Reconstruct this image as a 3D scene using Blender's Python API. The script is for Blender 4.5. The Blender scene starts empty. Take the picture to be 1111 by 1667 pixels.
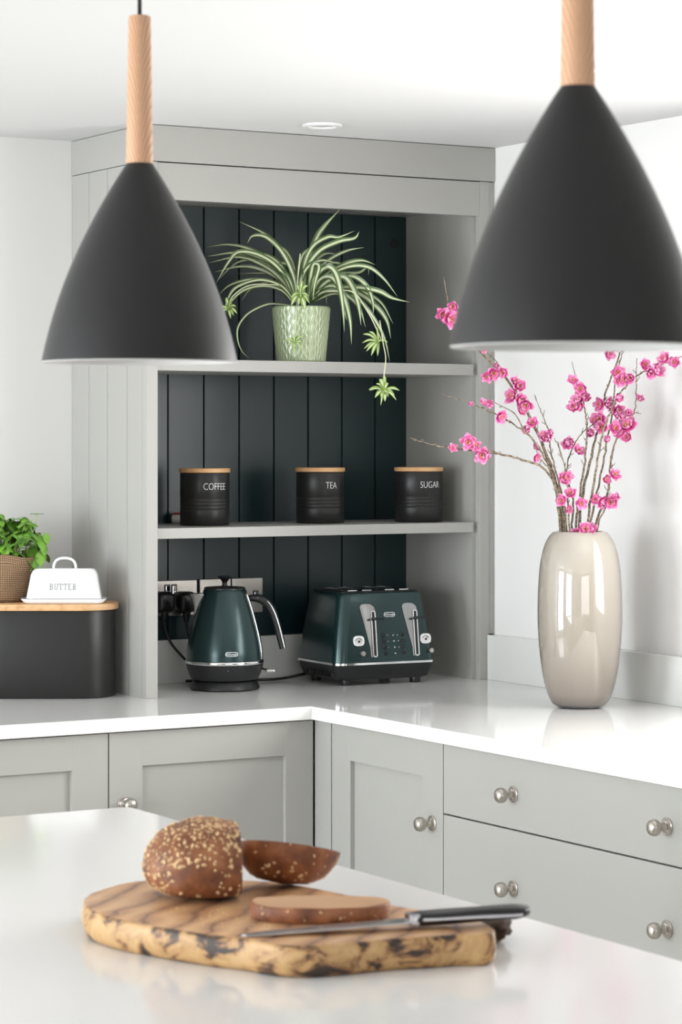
import bpy, bmesh, math, random
from mathutils import Vector, Matrix, noise
random.seed(7)
S = bpy.context.scene
C = S.collection
PI = math.pi
# ------------------------------------------------------------------ camera
FPX = 4184.0; CX = 555.5; HOR = 716.0; HC = 1.52          # focal length in px, principal column, horizon row, eye height
YAW = math.atan2(2485, 4184)
FW = Vector((math.sin(YAW), math.cos(YAW), 0)); RT = Vector((FW.y, -FW.x, 0))
cam_d = bpy.data.cameras.new('camera'); cam = bpy.data.objects.new('camera', cam_d); C.objects.link(cam)
cam.location = (0, 0, HC); cam.rotation_euler = (PI/2, 0, -YAW)
cam_d.sensor_fit = 'VERTICAL'; cam_d.sensor_height = 36; cam_d.sensor_width = 24
cam_d.lens = FPX/1667*36; cam_d.shift_y = -(833.5-HOR)/1667
cam_d.clip_start = .05; cam_d.clip_end = 60
cam_d.dof.use_dof = True; cam_d.dof.focus_distance = 6.0; cam_d.dof.aperture_fstop = 12
S.camera = cam
S.view_settings.view_transform = 'Standard'; S.view_settings.look = 'None'
S.view_settings.gamma = 1; S.view_settings.use_curve_mapping = False
S.view_settings.exposure = 0.12
# ------------------------------------------------------------------ world and light
w = bpy.data.worlds.new('daylight'); S.world = w; w.use_nodes = True
w.node_tree.nodes['Background'].inputs[0].default_value = (.95, .97, 1, 1)
w.node_tree.nodes['Background'].inputs[1].default_value = 1.0
def area(name, loc, rot, sx, sy, power, col=(1, 1, 1), spread=180):
    d = bpy.data.lights.new(name, 'AREA'); d.shape = 'RECTANGLE'; d.size = sx; d.size_y = sy
    d.energy = power; d.color = col; d.spread = math.radians(spread)
    o = bpy.data.objects.new(name, d); C.objects.link(o); o.location = loc; o.rotation_euler = rot
    return o
LX, RX, BY, NY, CZ = -2.6, 3.625, 5.755, -2.2, 2.252       # room: left x, right x, back y, near y, ceiling
# daylight through three windows, plus an added frontal fill behind the camera (emitters stand just outside the openings)
area('daylight_patio', (LX-.16, 4.55, 1.15), (0, -PI/2, 0), 1.9, 1.5, 170, (.90, .955, 1))
area('daylight_left', (LX-.16, 1.9, 1.35), (0, -PI/2, 0), 1.5, 1.9, 92, (.94, .975, 1))
area('daylight_right', (RX+.16, 3.35, 1.5), (0, PI/2, 0), 1.0, 1.8, 62, (1, .99, .975))
area('fill_near', (.6, NY-.16, 1.4), (PI/2, 0, 0), 3.0, 1.6, 32, (1, .995, .985))

# ------------------------------------------------------------------ helpers
def at(u, v, Z):                                            # point of the photo at depth Z
    X = (u-CX)/FPX*Z
    return Vector((0, 0, HC)) + FW*Z + RT*X + Vector((0, 0, -(v-HOR)/FPX*Z))
def on_z(u, v, z): return at(u, v, FPX*(HC-z)/(v-HOR))
def XZ(X, Z, z=0): p = FW*Z + RT*X; return Vector((p.x, p.y, z))

def material(name, col, rough=.5, metal=0, coat=0, coat_rough=.05, bump=None, spec=.5, trans=0, sheen=0):
    m = bpy.data.materials.new(name); m.use_nodes = True
    nt = m.node_tree; b = nt.nodes['Principled BSDF']
    b.inputs['Base Color'].default_value = (*col, 1); b.inputs['Roughness'].default_value = rough
    b.inputs['Metallic'].default_value = metal; b.inputs['Coat Weight'].default_value = coat
    b.inputs['Coat Roughness'].default_value = coat_rough
    b.inputs['Specular IOR Level'].default_value = spec
    b.inputs['Sheen Weight'].default_value = sheen
    if trans: b.inputs['Transmission Weight'].default_value = trans
    if bump:
        sc, st = bump
        n = nt.nodes.new('ShaderNodeTexNoise'); n.inputs['Scale'].default_value = sc; n.inputs['Detail'].default_value = 4
        tc = nt.nodes.new('ShaderNodeTexCoord'); nt.links.new(tc.outputs['Object'], n.inputs['Vector'])
        bp = nt.nodes.new('ShaderNodeBump'); bp.inputs['Strength'].default_value = st; bp.inputs['Distance'].default_value = .002
        nt.links.new(n.outputs['Fac'], bp.inputs['Height']); nt.links.new(bp.outputs['Normal'], b.inputs['Normal'])
    return m
def ramp(nt, stops):
    r = nt.nodes.new('ShaderNodeValToRGB'); e = r.color_ramp.elements
    while len(e) < len(stops): e.new(.5)
    for k, (p, c) in enumerate(stops): e[k].position = p; e[k].color = (*c, 1)
    return r
def wood(name, c1, c2, scale=(1, 1, 1), wave=6, dist=4, rough=.45, c3=None, detail=3):
    m = material(name, c1, rough); nt = m.node_tree; b = nt.nodes['Principled BSDF']
    tc = nt.nodes.new('ShaderNodeTexCoord'); mp = nt.nodes.new('ShaderNodeMapping'); mp.inputs['Scale'].default_value = scale
    wv = nt.nodes.new('ShaderNodeTexWave'); wv.inputs['Scale'].default_value = wave; wv.inputs['Distortion'].default_value = dist
    wv.inputs['Detail'].default_value = detail; wv.inputs['Detail Scale'].default_value = 1.5
    st = [(0, c1), (.6, tuple(.5*(a+d) for a, d in zip(c1, c2))), (1, c2)] if c3 is None else [(0, c3), (.25, c2), (.6, c1), (1, c1)]
    r = ramp(nt, st)
    nt.links.new(tc.outputs['Object'], mp.inputs['Vector']); nt.links.new(mp.outputs['Vector'], wv.inputs['Vector'])
    nt.links.new(wv.outputs['Fac'], r.inputs['Fac']); nt.links.new(r.outputs['Color'], b.inputs['Base Color'])
    return m

def lm(o): return Matrix.Translation(o.location) @ o.rotation_euler.to_matrix().to_4x4()
def world_m(o):
    m = lm(o)
    while o.parent: o = o.parent; m = lm(o) @ m
    return m
def obj(name, bm, mat, parent=None, world=True, smooth=False, angle=None):
    """links a bmesh as one mesh object; world=True: the shape is given in room coordinates"""
    me = bpy.data.meshes.new(name); bm.normal_update(); bm.to_mesh(me); bm.free()
    for m in (mat if isinstance(mat, (list, tuple)) else [mat]): me.materials.append(m)
    o = bpy.data.objects.new(name, me); C.objects.link(o)
    if parent:
        o.parent = parent
        if world: me.transform(world_m(parent).inverted())
    elif world:
        xs = [v.co for v in me.vertices]
        c = Vector(((min(v.x for v in xs)+max(v.x for v in xs))/2, (min(v.y for v in xs)+max(v.y for v in xs))/2, min(v.z for v in xs)))
        me.transform(Matrix.Translation(-c)); o.location = c
    if smooth:
        for p in me.polygons: p.use_smooth = True
        if angle:
            a = math.radians(angle)
            b2 = bmesh.new(); b2.from_mesh(me)
            for e in b2.edges:
                if len(e.link_faces) == 2 and e.calc_face_angle(0) > a: e.smooth = False
            b2.to_mesh(me); b2.free()
    return o
def tag(o, label, cat, group=None):
    o['label'] = label; o['category'] = cat
    if group: o['group'] = group
    return o
def struct(name, bm, mat, **k):
    o = obj(name, bm, mat, **k); o['kind'] = 'structure'; return o
def thing(name, label, cat, loc=(0, 0, 0), rotz=0, group=None):
    o = bpy.data.objects.new(name, None); C.objects.link(o); o.location = loc; o.rotation_euler = (0, 0, rotz)
    o.empty_display_size = .05
    return tag(o, label, cat, group)

def box(bm, x0, x1, y0, y1, z0, z1, bev=0, seg=2, M=None, mi=0):
    b = bmesh.new()
    bmesh.ops.create_cube(b, size=1)
    for v in b.verts:
        v.co = Vector(((x0+x1)/2+v.co.x*(x1-x0), (y0+y1)/2+v.co.y*(y1-y0), (z0+z1)/2+v.co.z*(z1-z0)))
    if bev: bmesh.ops.bevel(b, geom=b.edges[:], offset=bev, segments=seg, affect='EDGES', profile=.5)
    return merge(bm, b, M, mi)
def merge(bm, b, M=None, mi=None):
    if M is not None: b.transform(M)
    me = bpy.data.meshes.new('tmp')
    if mi is not None:
        for f in b.faces: f.material_index = mi
    bmesh.ops.recalc_face_normals(b, faces=b.faces[:])
    b.to_mesh(me); b.free(); bm.from_mesh(me); bpy.data.meshes.remove(me)
    return bm
def B(*a, **k): return box(bmesh.new(), *a, **k)
def prism(bm, pts, z0, z1, bev=0, seg=2, M=None, mi=0):
    b = bmesh.new(); vs = [b.verts.new((p[0], p[1], z0)) for p in pts]; f = b.faces.new(vs)
    r = bmesh.ops.extrude_face_region(b, geom=[f])
    for v in r['geom']:
        if isinstance(v, bmesh.types.BMVert): v.co.z = z1
    bmesh.ops.recalc_face_normals(b, faces=b.faces[:])
    if bev:
        bmesh.ops.bevel(b, geom=[e for e in b.edges if abs(e.verts[0].co.z-e.verts[1].co.z) < 1e-6], offset=bev, segments=seg, affect='EDGES', profile=.5)
    return merge(bm, b, M, mi)
def lathe(bm, prof, n=64, M=None, mi=0, cx=0, cy=0, capb=True, capt=True):
    b = bmesh.new(); rings = []
    for r, z in prof:
        rings.append([b.verts.new((cx+r*math.cos(2*PI*k/n), cy+r*math.sin(2*PI*k/n), z)) for k in range(n)])
    for a, c in zip(rings, rings[1:]):
        for k in range(n): b.faces.new((a[k], a[(k+1) % n], c[(k+1) % n], c[k]))
    if capb: b.faces.new(rings[0][::-1])
    if capt: b.faces.new(rings[-1])
    return merge(bm, b, M, mi)
def spline(pts, n=8):
    pts = [Vector(p) for p in pts]; out = []
    P = [pts[0]*2-pts[1]] + pts + [pts[-1]*2-pts[-2]]
    for i in range(1, len(P)-2):
        for k in range(n):
            t = k/n; a, b_, c, d = P[i-1], P[i], P[i+1], P[i+2]
            out.append(.5*((2*b_)+(c-a)*t+(2*a-5*b_+4*c-d)*t*t+(3*b_-a-3*c+d)*t**3))
    out.append(pts[-1]); return out
def interp(vals, n):
    out = []
    for i in range(n):
        t = i/(n-1)*(len(vals)-1); k = min(int(t), len(vals)-2); out.append(vals[k]+(vals[k+1]-vals[k])*(t-k))
    return out
def tube(bm, pts, rad, n=10, M=None, mi=0, flat=1.0, up=None):
    """tube along pts; rad number or list; flat squashes it along the `up` direction"""
    b = bmesh.new(); rs = interp(rad, len(pts)) if isinstance(rad, (list, tuple)) else [rad]*len(pts)
    rings = []; prev = None
    for i, p in enumerate(pts):
        t = (pts[min(i+1, len(pts)-1)]-pts[max(i-1, 0)]).normalized()
        ref = up if up is not None else prev
        if ref is None: ref = Vector((0, 0, 1)) if abs(t.z) < .9 else Vector((1, 0, 0))
        nrm = (ref-t*ref.dot(t)).normalized(); prev = nrm; bi = t.cross(nrm)
        rings.append([b.verts.new(p+(nrm*math.cos(2*PI*k/n)*flat+bi*math.sin(2*PI*k/n))*rs[i]) for k in range(n)])
    for a, c in zip(rings, rings[1:]):
        for k in range(n): b.faces.new((a[k], a[(k+1) % n], c[(k+1) % n], c[k]))
    b.faces.new(rings[0][::-1]); b.faces.new(rings[-1])
    return merge(bm, b, M, mi)
def rrect(hx, hy, r, n=8, cx=0, cy=0):
    out = []
    for sx, sy, a0 in ((1, 1, 0), (-1, 1, 90), (-1, -1, 180), (1, -1, 270)):
        for k in range(n+1):
            a = math.radians(a0+90*k/n); out.append((cx+sx*(hx-r)+r*math.cos(a), cy+sy*(hy-r)+r*math.sin(a)))
    return out
def loft(bm, loops, M=None, mi=0, capb=True, capt=True):
    b = bmesh.new(); rings = [[b.verts.new(p) for p in L] for L in loops]; n = len(rings[0])
    for a, c in zip(rings, rings[1:]):
        for k in range(n): b.faces.new((a[k], a[(k+1) % n], c[(k+1) % n], c[k]))
    if capb: b.faces.new(rings[0][::-1])
    if capt: b.faces.new(rings[-1])
    return merge(bm, b, M, mi)
def text_bm(s, size, fn, xs=1.0, thin=0.0, ext=.0002, spacing=1.0):
    """writing as geometry; fn maps (x, y, depth) of the lettering to a point"""
    cu = bpy.data.curves.new('t', 'FONT'); cu.body = s; cu.size = size; cu.align_x = 'CENTER'; cu.align_y = 'CENTER'
    cu.offset = -thin*size; cu.extrude = ext; cu.resolution_u = 4; cu.space_character = spacing
    o = bpy.data.objects.new('t', cu); C.objects.link(o)
    dg = bpy.context.evaluated_depsgraph_get(); me = bpy.data.meshes.new_from_object(o.evaluated_get(dg))
    C.objects.unlink(o); bpy.data.objects.remove(o); bpy.data.curves.remove(cu)
    bm = bmesh.new(); bm.from_mesh(me); bpy.data.meshes.remove(me)
    bmesh.ops.subdivide_edges(bm, edges=[e for e in bm.edges if e.calc_length() > size*.3], cuts=2)
    for v in bm.verts: v.co = fn(v.co.x*xs, v.co.y, v.co.z)
    return bm

# ------------------------------------------------------------------ materials
M_wall = material('wall_paint', (.81, .80, .785), .9, bump=(60, .05), spec=.2)
M_ceil = material('ceiling_paint', (.68, .68, .68), .9, spec=.2)
M_sage = material('sage_grey_paint', (.40, .395, .37), .38, bump=(90, .04))
M_green = material('dark_green_paint', (.008, .024, .027), .32, bump=(90, .04))
M_quartz = material('white_quartz', (.82, .815, .80), .08, spec=.28)
M_gap = material('dark_recess', (.02, .02, .02), .9)
M_nickel = material('brushed_nickel', (.50, .46, .42), .28, metal=1)
M_chrome = material('chrome', (.82, .82, .82), .06, metal=1)
M_steel = material('brushed_steel', (.55, .52, .48), .3, metal=1)
M_black = material('matt_black_steel', (.013, .0125, .0125), .38, spec=.4)
M_lamp = material('matt_black_lamp', (.009, .0085, .009), .45, spec=.4, sheen=.05)
M_lampin = material('white_lamp_lining', (.62, .62, .61), .6)
M_plastic = material('black_plastic', (.008, .008, .009), .34)
M_soft = material('dark_grey_plastic', (.010, .0105, .012), .42)
M_enamel = material('white_enamel', (.83, .84, .84), .08, coat=.6)
M_print = material('grey_print', (.2, .2, .2), .6)
M_white = material('white_print', (.8, .8, .8), .5)
M_kettle = material('metallic_green', (.011, .038, .039), .26, metal=.5, coat=.4, coat_rough=.25)
M_door_floor = material('pale_bounce_floor', (.66, .63, .58), .35, bump=(8, .1))  # unseen floor, made pale to bounce light onto the ceiling
M_bamboo = wood('bamboo', (.66, .40, .20), (.56, .31, .14), (3, 60, 8), 1.2, 2)
M_ash = material('ash_wood', (.6, .35, .2), .5)
def chevron(m):
    nt = m.node_tree; N = nt.nodes.new; L_ = nt.links.new; b = nt.nodes['Principled BSDF']
    def mt(op, a, c=None):
        n = N('ShaderNodeMath'); n.operation = op
        for k, q in enumerate((a, c)):
            if q is None: continue
            if isinstance(q, (int, float)): n.inputs[k].default_value = q
            else: L_(q, n.inputs[k])
        return n.outputs[0]
    tc = N('ShaderNodeTexCoord'); sp = N('ShaderNodeSeparateXYZ'); L_(tc.outputs['Object'], sp.inputs[0])
    xr = mt('ADD', mt('MULTIPLY', sp.outputs['X'], RT.x), mt('MULTIPLY', sp.outputs['Y'], RT.y))
    nz = N('ShaderNodeTexNoise'); nz.inputs['Scale'].default_value = 30; L_(tc.outputs['Object'], nz.inputs['Vector'])
    ph = mt('ADD', mt('SUBTRACT', mt('MULTIPLY', sp.outputs['Z'], 62), mt('MULTIPLY', mt('POWER', mt('ABSOLUTE', xr), .75), 90)), mt('MULTIPLY', nz.outputs['Fac'], 1.6))
    r = ramp(nt, [(0, (.30, .14, .07)), (.18, (.50, .27, .15)), (.5, (.60, .35, .21)), (1, (.64, .39, .24))]); L_(mt('FRACT', ph), r.inputs['Fac']); L_(r.outputs['Color'], b.inputs['Base Color'])
chevron(M_ash)

# ------------------------------------------------------------------ room shell
def quadbox(name, *a, mat=M_wall): return struct(name, B(*a), mat)
quadbox('floor', LX-.1, RX+.1, NY-.1, BY+.1, -.1, 0, mat=M_door_floor)
quadbox('ceiling', LX-.1, RX+.1, NY-.1, BY+.1, CZ, CZ+.1, mat=M_ceil)
quadbox('wall_back', LX-.1, RX+.1, BY, BY+.12, 0, CZ)
M_wall2 = material('fill_cut_wall', (.10, .10, .10), .8)  # unseen wall darkened to cut frontal fill and raise contrast
def wall_with_holes(name, axis, c0, c1, a0, a1, holes, mat=None):
    """wall slab between c0,c1 across `axis`; holes = (a0,a1,z0,z1) along the other axis"""
    bm = bmesh.new()
    def seg(p, q, z0, z1):
        if q-p < 1e-4 or z1-z0 < 1e-4: return
        if axis == 'x': box(bm, c0, c1, p, q, z0, z1)
        else: box(bm, p, q, c0, c1, z0, z1)
    cur = a0
    for h in sorted(holes):
        seg(cur, h[0], 0, CZ); seg(h[0], h[1], 0, h[2]); seg(h[0], h[1], h[3], CZ); cur = h[1]
    seg(cur, a1, 0, CZ)
    return struct(name, bm, mat or M_wall)
H_patio = (3.8, 5.3, .2, 2.1); H_left = (.95, 2.85, .6, 2.1); H_right = (2.45, 4.25, 1.05, 2.0); H_near = (-.9, 2.1, .6, 2.1)
wall_with_holes('wall_left', 'x', LX-.12, LX, NY, BY, [H_patio, H_left])
wall_with_holes('wall_right', 'x', RX, RX+.12, NY, BY, [H_right])
wall_with_holes('wall_front', 'y', NY-.12, NY, LX, RX, [H_near], M_wall2)
M_frame = material('window_frame_paint', (.8, .8, .8), .4)
def window(n, axis, c, h, bars):
    bm = bmesh.new(); a0, a1, z0, z1 = h; t = .05
    def bar(p, q, r, s):
        if axis == 'x': box(bm, c-.03, c+.03, p, q, r, s)
        else: box(bm, p, q, c-.03, c+.03, r, s)
    bar(a0, a0+t, z0, z1); bar(a1-t, a1, z0, z1); bar(a0+t, a1-t, z0, z0+t); bar(a0+t, a1-t, z1-t, z1)
    for k in range(1, bars):
        a = a0+(a1-a0)*k/bars; bar(a-.03, a+.03, z0+t, z1-t)
    struct('window_%d' % n, bm, M_frame)
window(1, 'x', LX-.06, H_patio, 2); window(2, 'x', LX-.06, H_left, 3); window(3, 'x', RX+.06, H_right, 3); window(4, 'y', NY-.06, H_near, 4)  # the last one is an added opening for the fill behind the camera

# worktop upstands along the walls
WT = .92
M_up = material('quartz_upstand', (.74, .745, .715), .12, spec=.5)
struct('trim_1', B(3.60, RX-.0005, 3.5, 5.3445, WT, 1.032, bev=.0015), M_up)
struct('trim_2', B(1.86, 2.629, BY-.02, BY-.0005, WT, 1.03, bev=.0015), M_up)

# ------------------------------------------------------------------ worktop
pts = [(1.86, 5.007), (2.897, 5.007), (2.897, 3.5), (RX-.001, 3.5), (RX-.001, BY-.001), (1.86, BY-.001)]
tag(obj('worktop', prism(bmesh.new(), pts, WT-.03, WT, bev=.002), M_quartz),
    'white polished stone worktop turning the corner above the grey base cabinets', 'worktop')

# ------------------------------------------------------------------ corner shelf unit
su = thing('corner_shelf_unit', 'tall sage grey open shelf cabinet with dark green boarded back standing in the corner', 'shelf unit', (2.65, 5.345, WT))
def grooved(bm, a0, a1, z0, z1, grooves, depth=.004, gw=.004, thick=.018):
    """board along a (local x), front face at local y=0, body behind (+y)"""
    pts = [(a0, 0)]
    for g in grooves: pts += [(g-gw/2, 0), (g-gw/6, depth), (g+gw/6, depth), (g+gw/2, 0)]
    pts += [(a1, 0), (a1, thick), (a0, thick)]
    return prism(bm, pts, z0, z1)
CB = 2.1655    # underside of the cornice
YB = 5.674
# left side: boarded outside
Mx = Matrix.Translation((2.65, 0, 0)) @ Matrix(((0, 1, 0, 0), (1, 0, 0, 0), (0, 0, 1, 0), (0, 0, 0, 1)))
bm = grooved(bmesh.new(), 5.366, BY-.001, WT, CB, [5.446, 5.553, 5.656], depth=.003, gw=.005)
bm.transform(Mx); bmesh.ops.recalc_face_normals(bm, faces=bm.faces[:]); obj('side_panel', bm, M_sage, su)
obj('side_panel', B(3.568, 3.586, 5.366, BY-.001, WT, CB), M_sage, su)
obj('stile', B(2.65, 2.680, 5.345, 5.366, WT, CB, bev=.001), M_sage, su)
obj('stile', B(3.579, 3.606, 5.345, 5.366, WT, CB, bev=.001), M_sage, su)
obj('filler_strip', B(3.6075, 3.6245, 5.349, 5.366, 1.0335, CB, bev=.0008), M_sage, su)
obj('top_rail', B(2.680, 3.5785, 5.346, 5.366, 2.079, CB-.001, bev=.001), M_sage, su)
obj('cornice', prism(bmesh.new(), [(2.6485, 5.3435), (3.6245, 5.3435), (3.6245, 5.366), (2.669, 5.366), (2.669, BY-.001), (2.6485, BY-.001)], CB+.0015, 2.2505, bev=.0008), M_sage, su)
obj('top_panel', B(2.669, 3.567, 5.367, 5.673, 2.10, 2.118), M_sage, su)
gx = [2.770]+[2.872+.1*k for k in range(7)]
bm = grooved(bmesh.new(), 2.669, 3.5675, 1.028, 2.099, gx, depth=.005, gw=.006)
bm.transform(Matrix.Translation((0, YB, 0))); obj('back_panel', bm, M_green, su)
obj('cable_hole', lathe(bmesh.new(), [(.011, 0), (.011, .003), (.008, .004), (.001, .0035)], 20, M=Matrix.Translation((3.552-.02, YB, 2.03)) @ Matrix.Rotation(PI/2, 4, 'X')), M_gap, su)
obj('back_upstand', B(2.669, 3.567, YB-.018, YB+.018, WT, 1.027, bev=.001), M_up, su)
obj('shelf', B(2.669, 3.567, 5.356, YB-.001, 1.681, 1.709, bev=.0015), M_sage, su)
obj('shelf', B(2.669, 3.567, 5.356, YB-.001, 1.289, 1.314, bev=.0015), M_sage, su)

# ------------------------------------------------------------------ base cabinets
def knob_bm():
    """axis along local -y, plate on y=0"""
    prof = [(.0165, 0), (.0165, .002), (.0145, .0035), (.0125, .0035), (.0115, .005), (.0075, .0065), (.0058, .010), (.0058, .016),
            (.0085, .019), (.0125, .0215), (.0150, .0255), (.0156, .030), (.0150, .0345), (.0125, .0385), (.0085, .041), (.004, .0423), (.001, .0425)]
    b = lathe(bmesh.new(), prof, 32); b.transform(Matrix.Rotation(PI/2, 4, 'X')); return b
KN = None
def knob(parent, world_loc, facing):
    global KN
    if KN is None:
        o = obj('knob', knob_bm(), M_nickel, None, world=False, smooth=True, angle=35); KN = o
    else:
        o = KN.copy(); C.objects.link(o)
    m = Matrix.Translation(world_loc) @ Matrix.Rotation(0 if facing == 'y' else -PI/2, 4, 'Z')
    o.parent = parent; m = world_m(parent).inverted() @ m
    o.location = m.to_translation(); o.rotation_euler = m.to_euler()
    return o
def door_bm(a0, a1, z0, z1, st=None):
    """front at local y=0, body behind; st=(left,right,top,bottom) shaker frame widths"""
    b = bmesh.new(); t = .02
    if st is None: box(b, a0, a1, 0, t, z0, z1, bev=.0012); return b
    l, r, tp, bt = st
    box(b, a0, a0+l, 0, t, z0, z1, bev=.0010); box(b, a1-r, a1, 0, t, z0, z1, bev=.0010)
    box(b, a0+l-.001, a1-r+.001, .0002, t, z1-tp, z1-.0005); box(b, a0+l-.001, a1-r+.001, .0002, t, z0+.0005, z0+bt)
    box(b, a0+l-.001, a1-r+.001, .0115, t-.001, z0+bt-.001, z1-tp+.001)
    # small bead inside the frame
    return b
MR = Matrix(((0, 1, 0, 0), (1, 0, 0, 0), (0, 0, 1, 0), (0, 0, 0, 1)))   # local x -> world y, local y -> world x
def cabinet(name, label, face, a0, a1, fronts, carc=None, cat='cabinet'):
    plane = 5.027 if face == 'y' else 2.917
    loc = ((a0+a1)/2, plane, 0) if face == 'y' else (plane, (a0+a1)/2, 0)
    t = thing(name, label, cat, loc, 0)
    c0, c1 = carc or (a0, a1)
    M = Matrix.Translation((0, plane, 0)) if face == 'y' else Matrix.Translation((plane, 0, 0)) @ MR
    def put(nm, b, mt, par=t):
        b.transform(M); bmesh.ops.recalc_face_normals(b, faces=b.faces[:]); return obj(nm, b, mt, par)
    bb = bmesh.new(); box(bb, c0+.0005, c1-.0005, .0215, .60, .10, .8895)
    put('carcass', bb, M_sage)
    pl = bmesh.new(); box(pl, c0+.0005, c1-.0005, .06, .08, 0, .0995); put('plinth', pl, M_sage)
    for kind, p, q, z0, z1, st, knobs in fronts:
        d = put(kind, door_bm(p, q, z0, z1, st), M_sage)
        for ka, kz in knobs:
            knob(d, (ka, plane, kz) if face == 'y' else (plane, ka, kz), face)
    return t
G = .0015
cabinet('base_cabinet', 'grey panelled base cabinet at far left, cut off by the edge, below the bread bin', 'y', 1.87, 2.402,
        [('door', 1.87+G, 2.402-G, .105, .886, (.085, .085, .075, .085), [])])
cabinet('base_cabinet', 'wide grey base cabinet left of the inner corner, its knob just above the island', 'y', 2.402, 2.914,
        [('door', 2.402+G, 2.914-G, .105, .886, (.080, .072, .075, .085), [(2.440, .732)])])
ct = thing('corner_post', 'narrow vertical grey strip filling the inner corner between the two cabinet runs', 'cabinet trim', (2.917, 4.99, 0))
obj('post', prism(bmesh.new(), [(2.917, 4.955), (2.917, 5.0265), (2.9375, 5.0265), (2.9375, 4.955)], .10, .8895), M_sage, ct)
C.objects.unlink(ct); o_ = ct.children[0]; o_.parent = None; o_.location = ct.location; o_.name = 'corner_post'
tag(o_, ct['label'], ct['category']); bpy.data.objects.remove(ct); o_.name = 'corner_post'
cabinet('base_cabinet', 'narrow light grey base cabinet right of the inner corner with one knobbed panelled door', 'x', 4.4945, 4.954,
        [('door', 4.4945+G, 4.953-G, .105, .886, (.082, .080, .075, .085), [(4.537, .716)])])
cabinet('drawer_cabinet', 'light grey drawer cabinet at right below the vase with two knobs on each plain drawer', 'x', 3.522, 4.4945,
        [('drawer', 3.522+G, 4.4945-G, .7425, .886, None, [(4.237, .812), (3.741, .812)]),
         ('drawer', 3.522+G, 4.4945-G, .44, .7395, None, [(4.237, .624), (3.741, .624)]),
         ('drawer', 3.522+G, 4.4945-G, .105, .437, None, [(4.237, .32), (3.741, .32)])])

# ------------------------------------------------------------------ island
ix0, ix1, iy0, iy1 = .95, 1.849, 1.5, 3.793
ip = [(ix0, iy0), (ix1, iy0)] + [(ix1-.02+.02*math.cos(a), iy1-.02+.02*math.sin(a)) for a in [PI/2*k/6 for k in range(7)]] + [(ix0, iy1)]
M_quartz2 = material('pale_quartz', (.80, .785, .765), .1, spec=.35)
tag(obj('island_worktop', prism(bmesh.new(), ip, WT-.03, WT, bev=.002), M_quartz2),
    'white polished stone slab of the kitchen island in the foreground under the bread board', 'worktop')
isl = thing('kitchen_island', 'grey cabinet body of the kitchen island beneath its white slab', 'island', ((ix0+ix1)/2, (iy0+iy1)/2, 0))
obj('body', B(ix0+.04, ix1-.04, iy0+.04, iy1-.04, .1, .8895), M_sage, isl)
obj('plinth', B(ix0+.09, ix1-.09, iy0+.09, iy1-.09, 0, .0995), M_sage, isl)
for k in range(3):
    b = door_bm(iy0+.05+k*.73, iy0+.05+k*.73+.725, .11, .88, (.08, .08, .08, .08)); b.transform(MR)
    for v in b.verts: v.co.x = ix1-.018-v.co.x
    bmesh.ops.recalc_face_normals(b, faces=b.faces[:]); obj('side_board', b, M_sage, isl)

# ------------------------------------------------------------------ pendant lamps
M_cord = material('black_cord', (.01, .01, .01), .7)
def pendant(X, Z, zr, label, tilt=0):
    p = XZ(X, Z)
    t = thing('pendant_lamp', label, 'pendant lamp', (p.x, p.y, zr), 0, 'pendant lamps over the island')
    Rr, Hh = .125, .2525
    prof = []
    N = 40
    for k in range(N+1):
        s = k/N                                             # 0 at the top, 1 at the rim
        r = .0175+(Rr-.0175)*(1.55*s-.55*s*s)
        prof.append((r, Hh*(1-s)))
    prof = prof[::-1]
    inner = [(r-.0022, z) for r, z in prof[:-1]]
    out = prof + [(.0165, Hh+.0015)]
    n = 96
    b = lathe(bmesh.new(), out, n, capb=False)
    obj('lamp_shade', b, M_lamp, t, world=False, smooth=True)
    b = lathe(bmesh.new(), [(Rr, 0), (Rr-.001, -.0015), (Rr-.0022, 0)] + inner[1:], n, capb=False, capt=True)
    for f in b.faces: f.normal_flip()
    obj('shade_lining', b, M_lampin, t, world=False, smooth=True)
    st = lathe(bmesh.new(), [(.0172, Hh+.001), (.0172, Hh+.01), (.0142, Hh+.188), (.0125, Hh+.190)], 40)
    obj('wooden_stem', st, M_ash, t, world=False, smooth=True, angle=40)
    top = CZ-zr-.02
    obj('cord', tube(bmesh.new(), [Vector((0, 0, Hh+.190)), Vector((0, 0, top))], .0028, 8), M_cord, t, world=False, smooth=True)
    obj('ceiling_cup', lathe(bmesh.new(), [(.045, top), (.05, top+.004), (.05, top+.0195)], 32), M_lamp, t, world=False, smooth=True, angle=40)
    b = lathe(bmesh.new(), [(.012, Hh-.03), (.016, .16), (.028, .12), (.03, .10), (.024, .08), (.01, .072), (.001, .07)], 24)
    obj('bulb', b, material('frosted_bulb', (.85, .85, .82), .3), t, world=False, smooth=True)
    t.rotation_euler = (0, 0, 0)
    if tilt:
        t.rotation_euler = Matrix.Rotation(tilt, 3, FW).to_euler()
    return t
pendant((227.5-CX)/FPX*3.29, 3.29, 1.62, 'black cone pendant lamp with a wooden stem, the smaller-looking one at upper left')
pendant((941-CX)/FPX*2.51, 2.51, 1.6115, 'black cone pendant lamp with a wooden stem, the larger-looking one at upper right')

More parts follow.
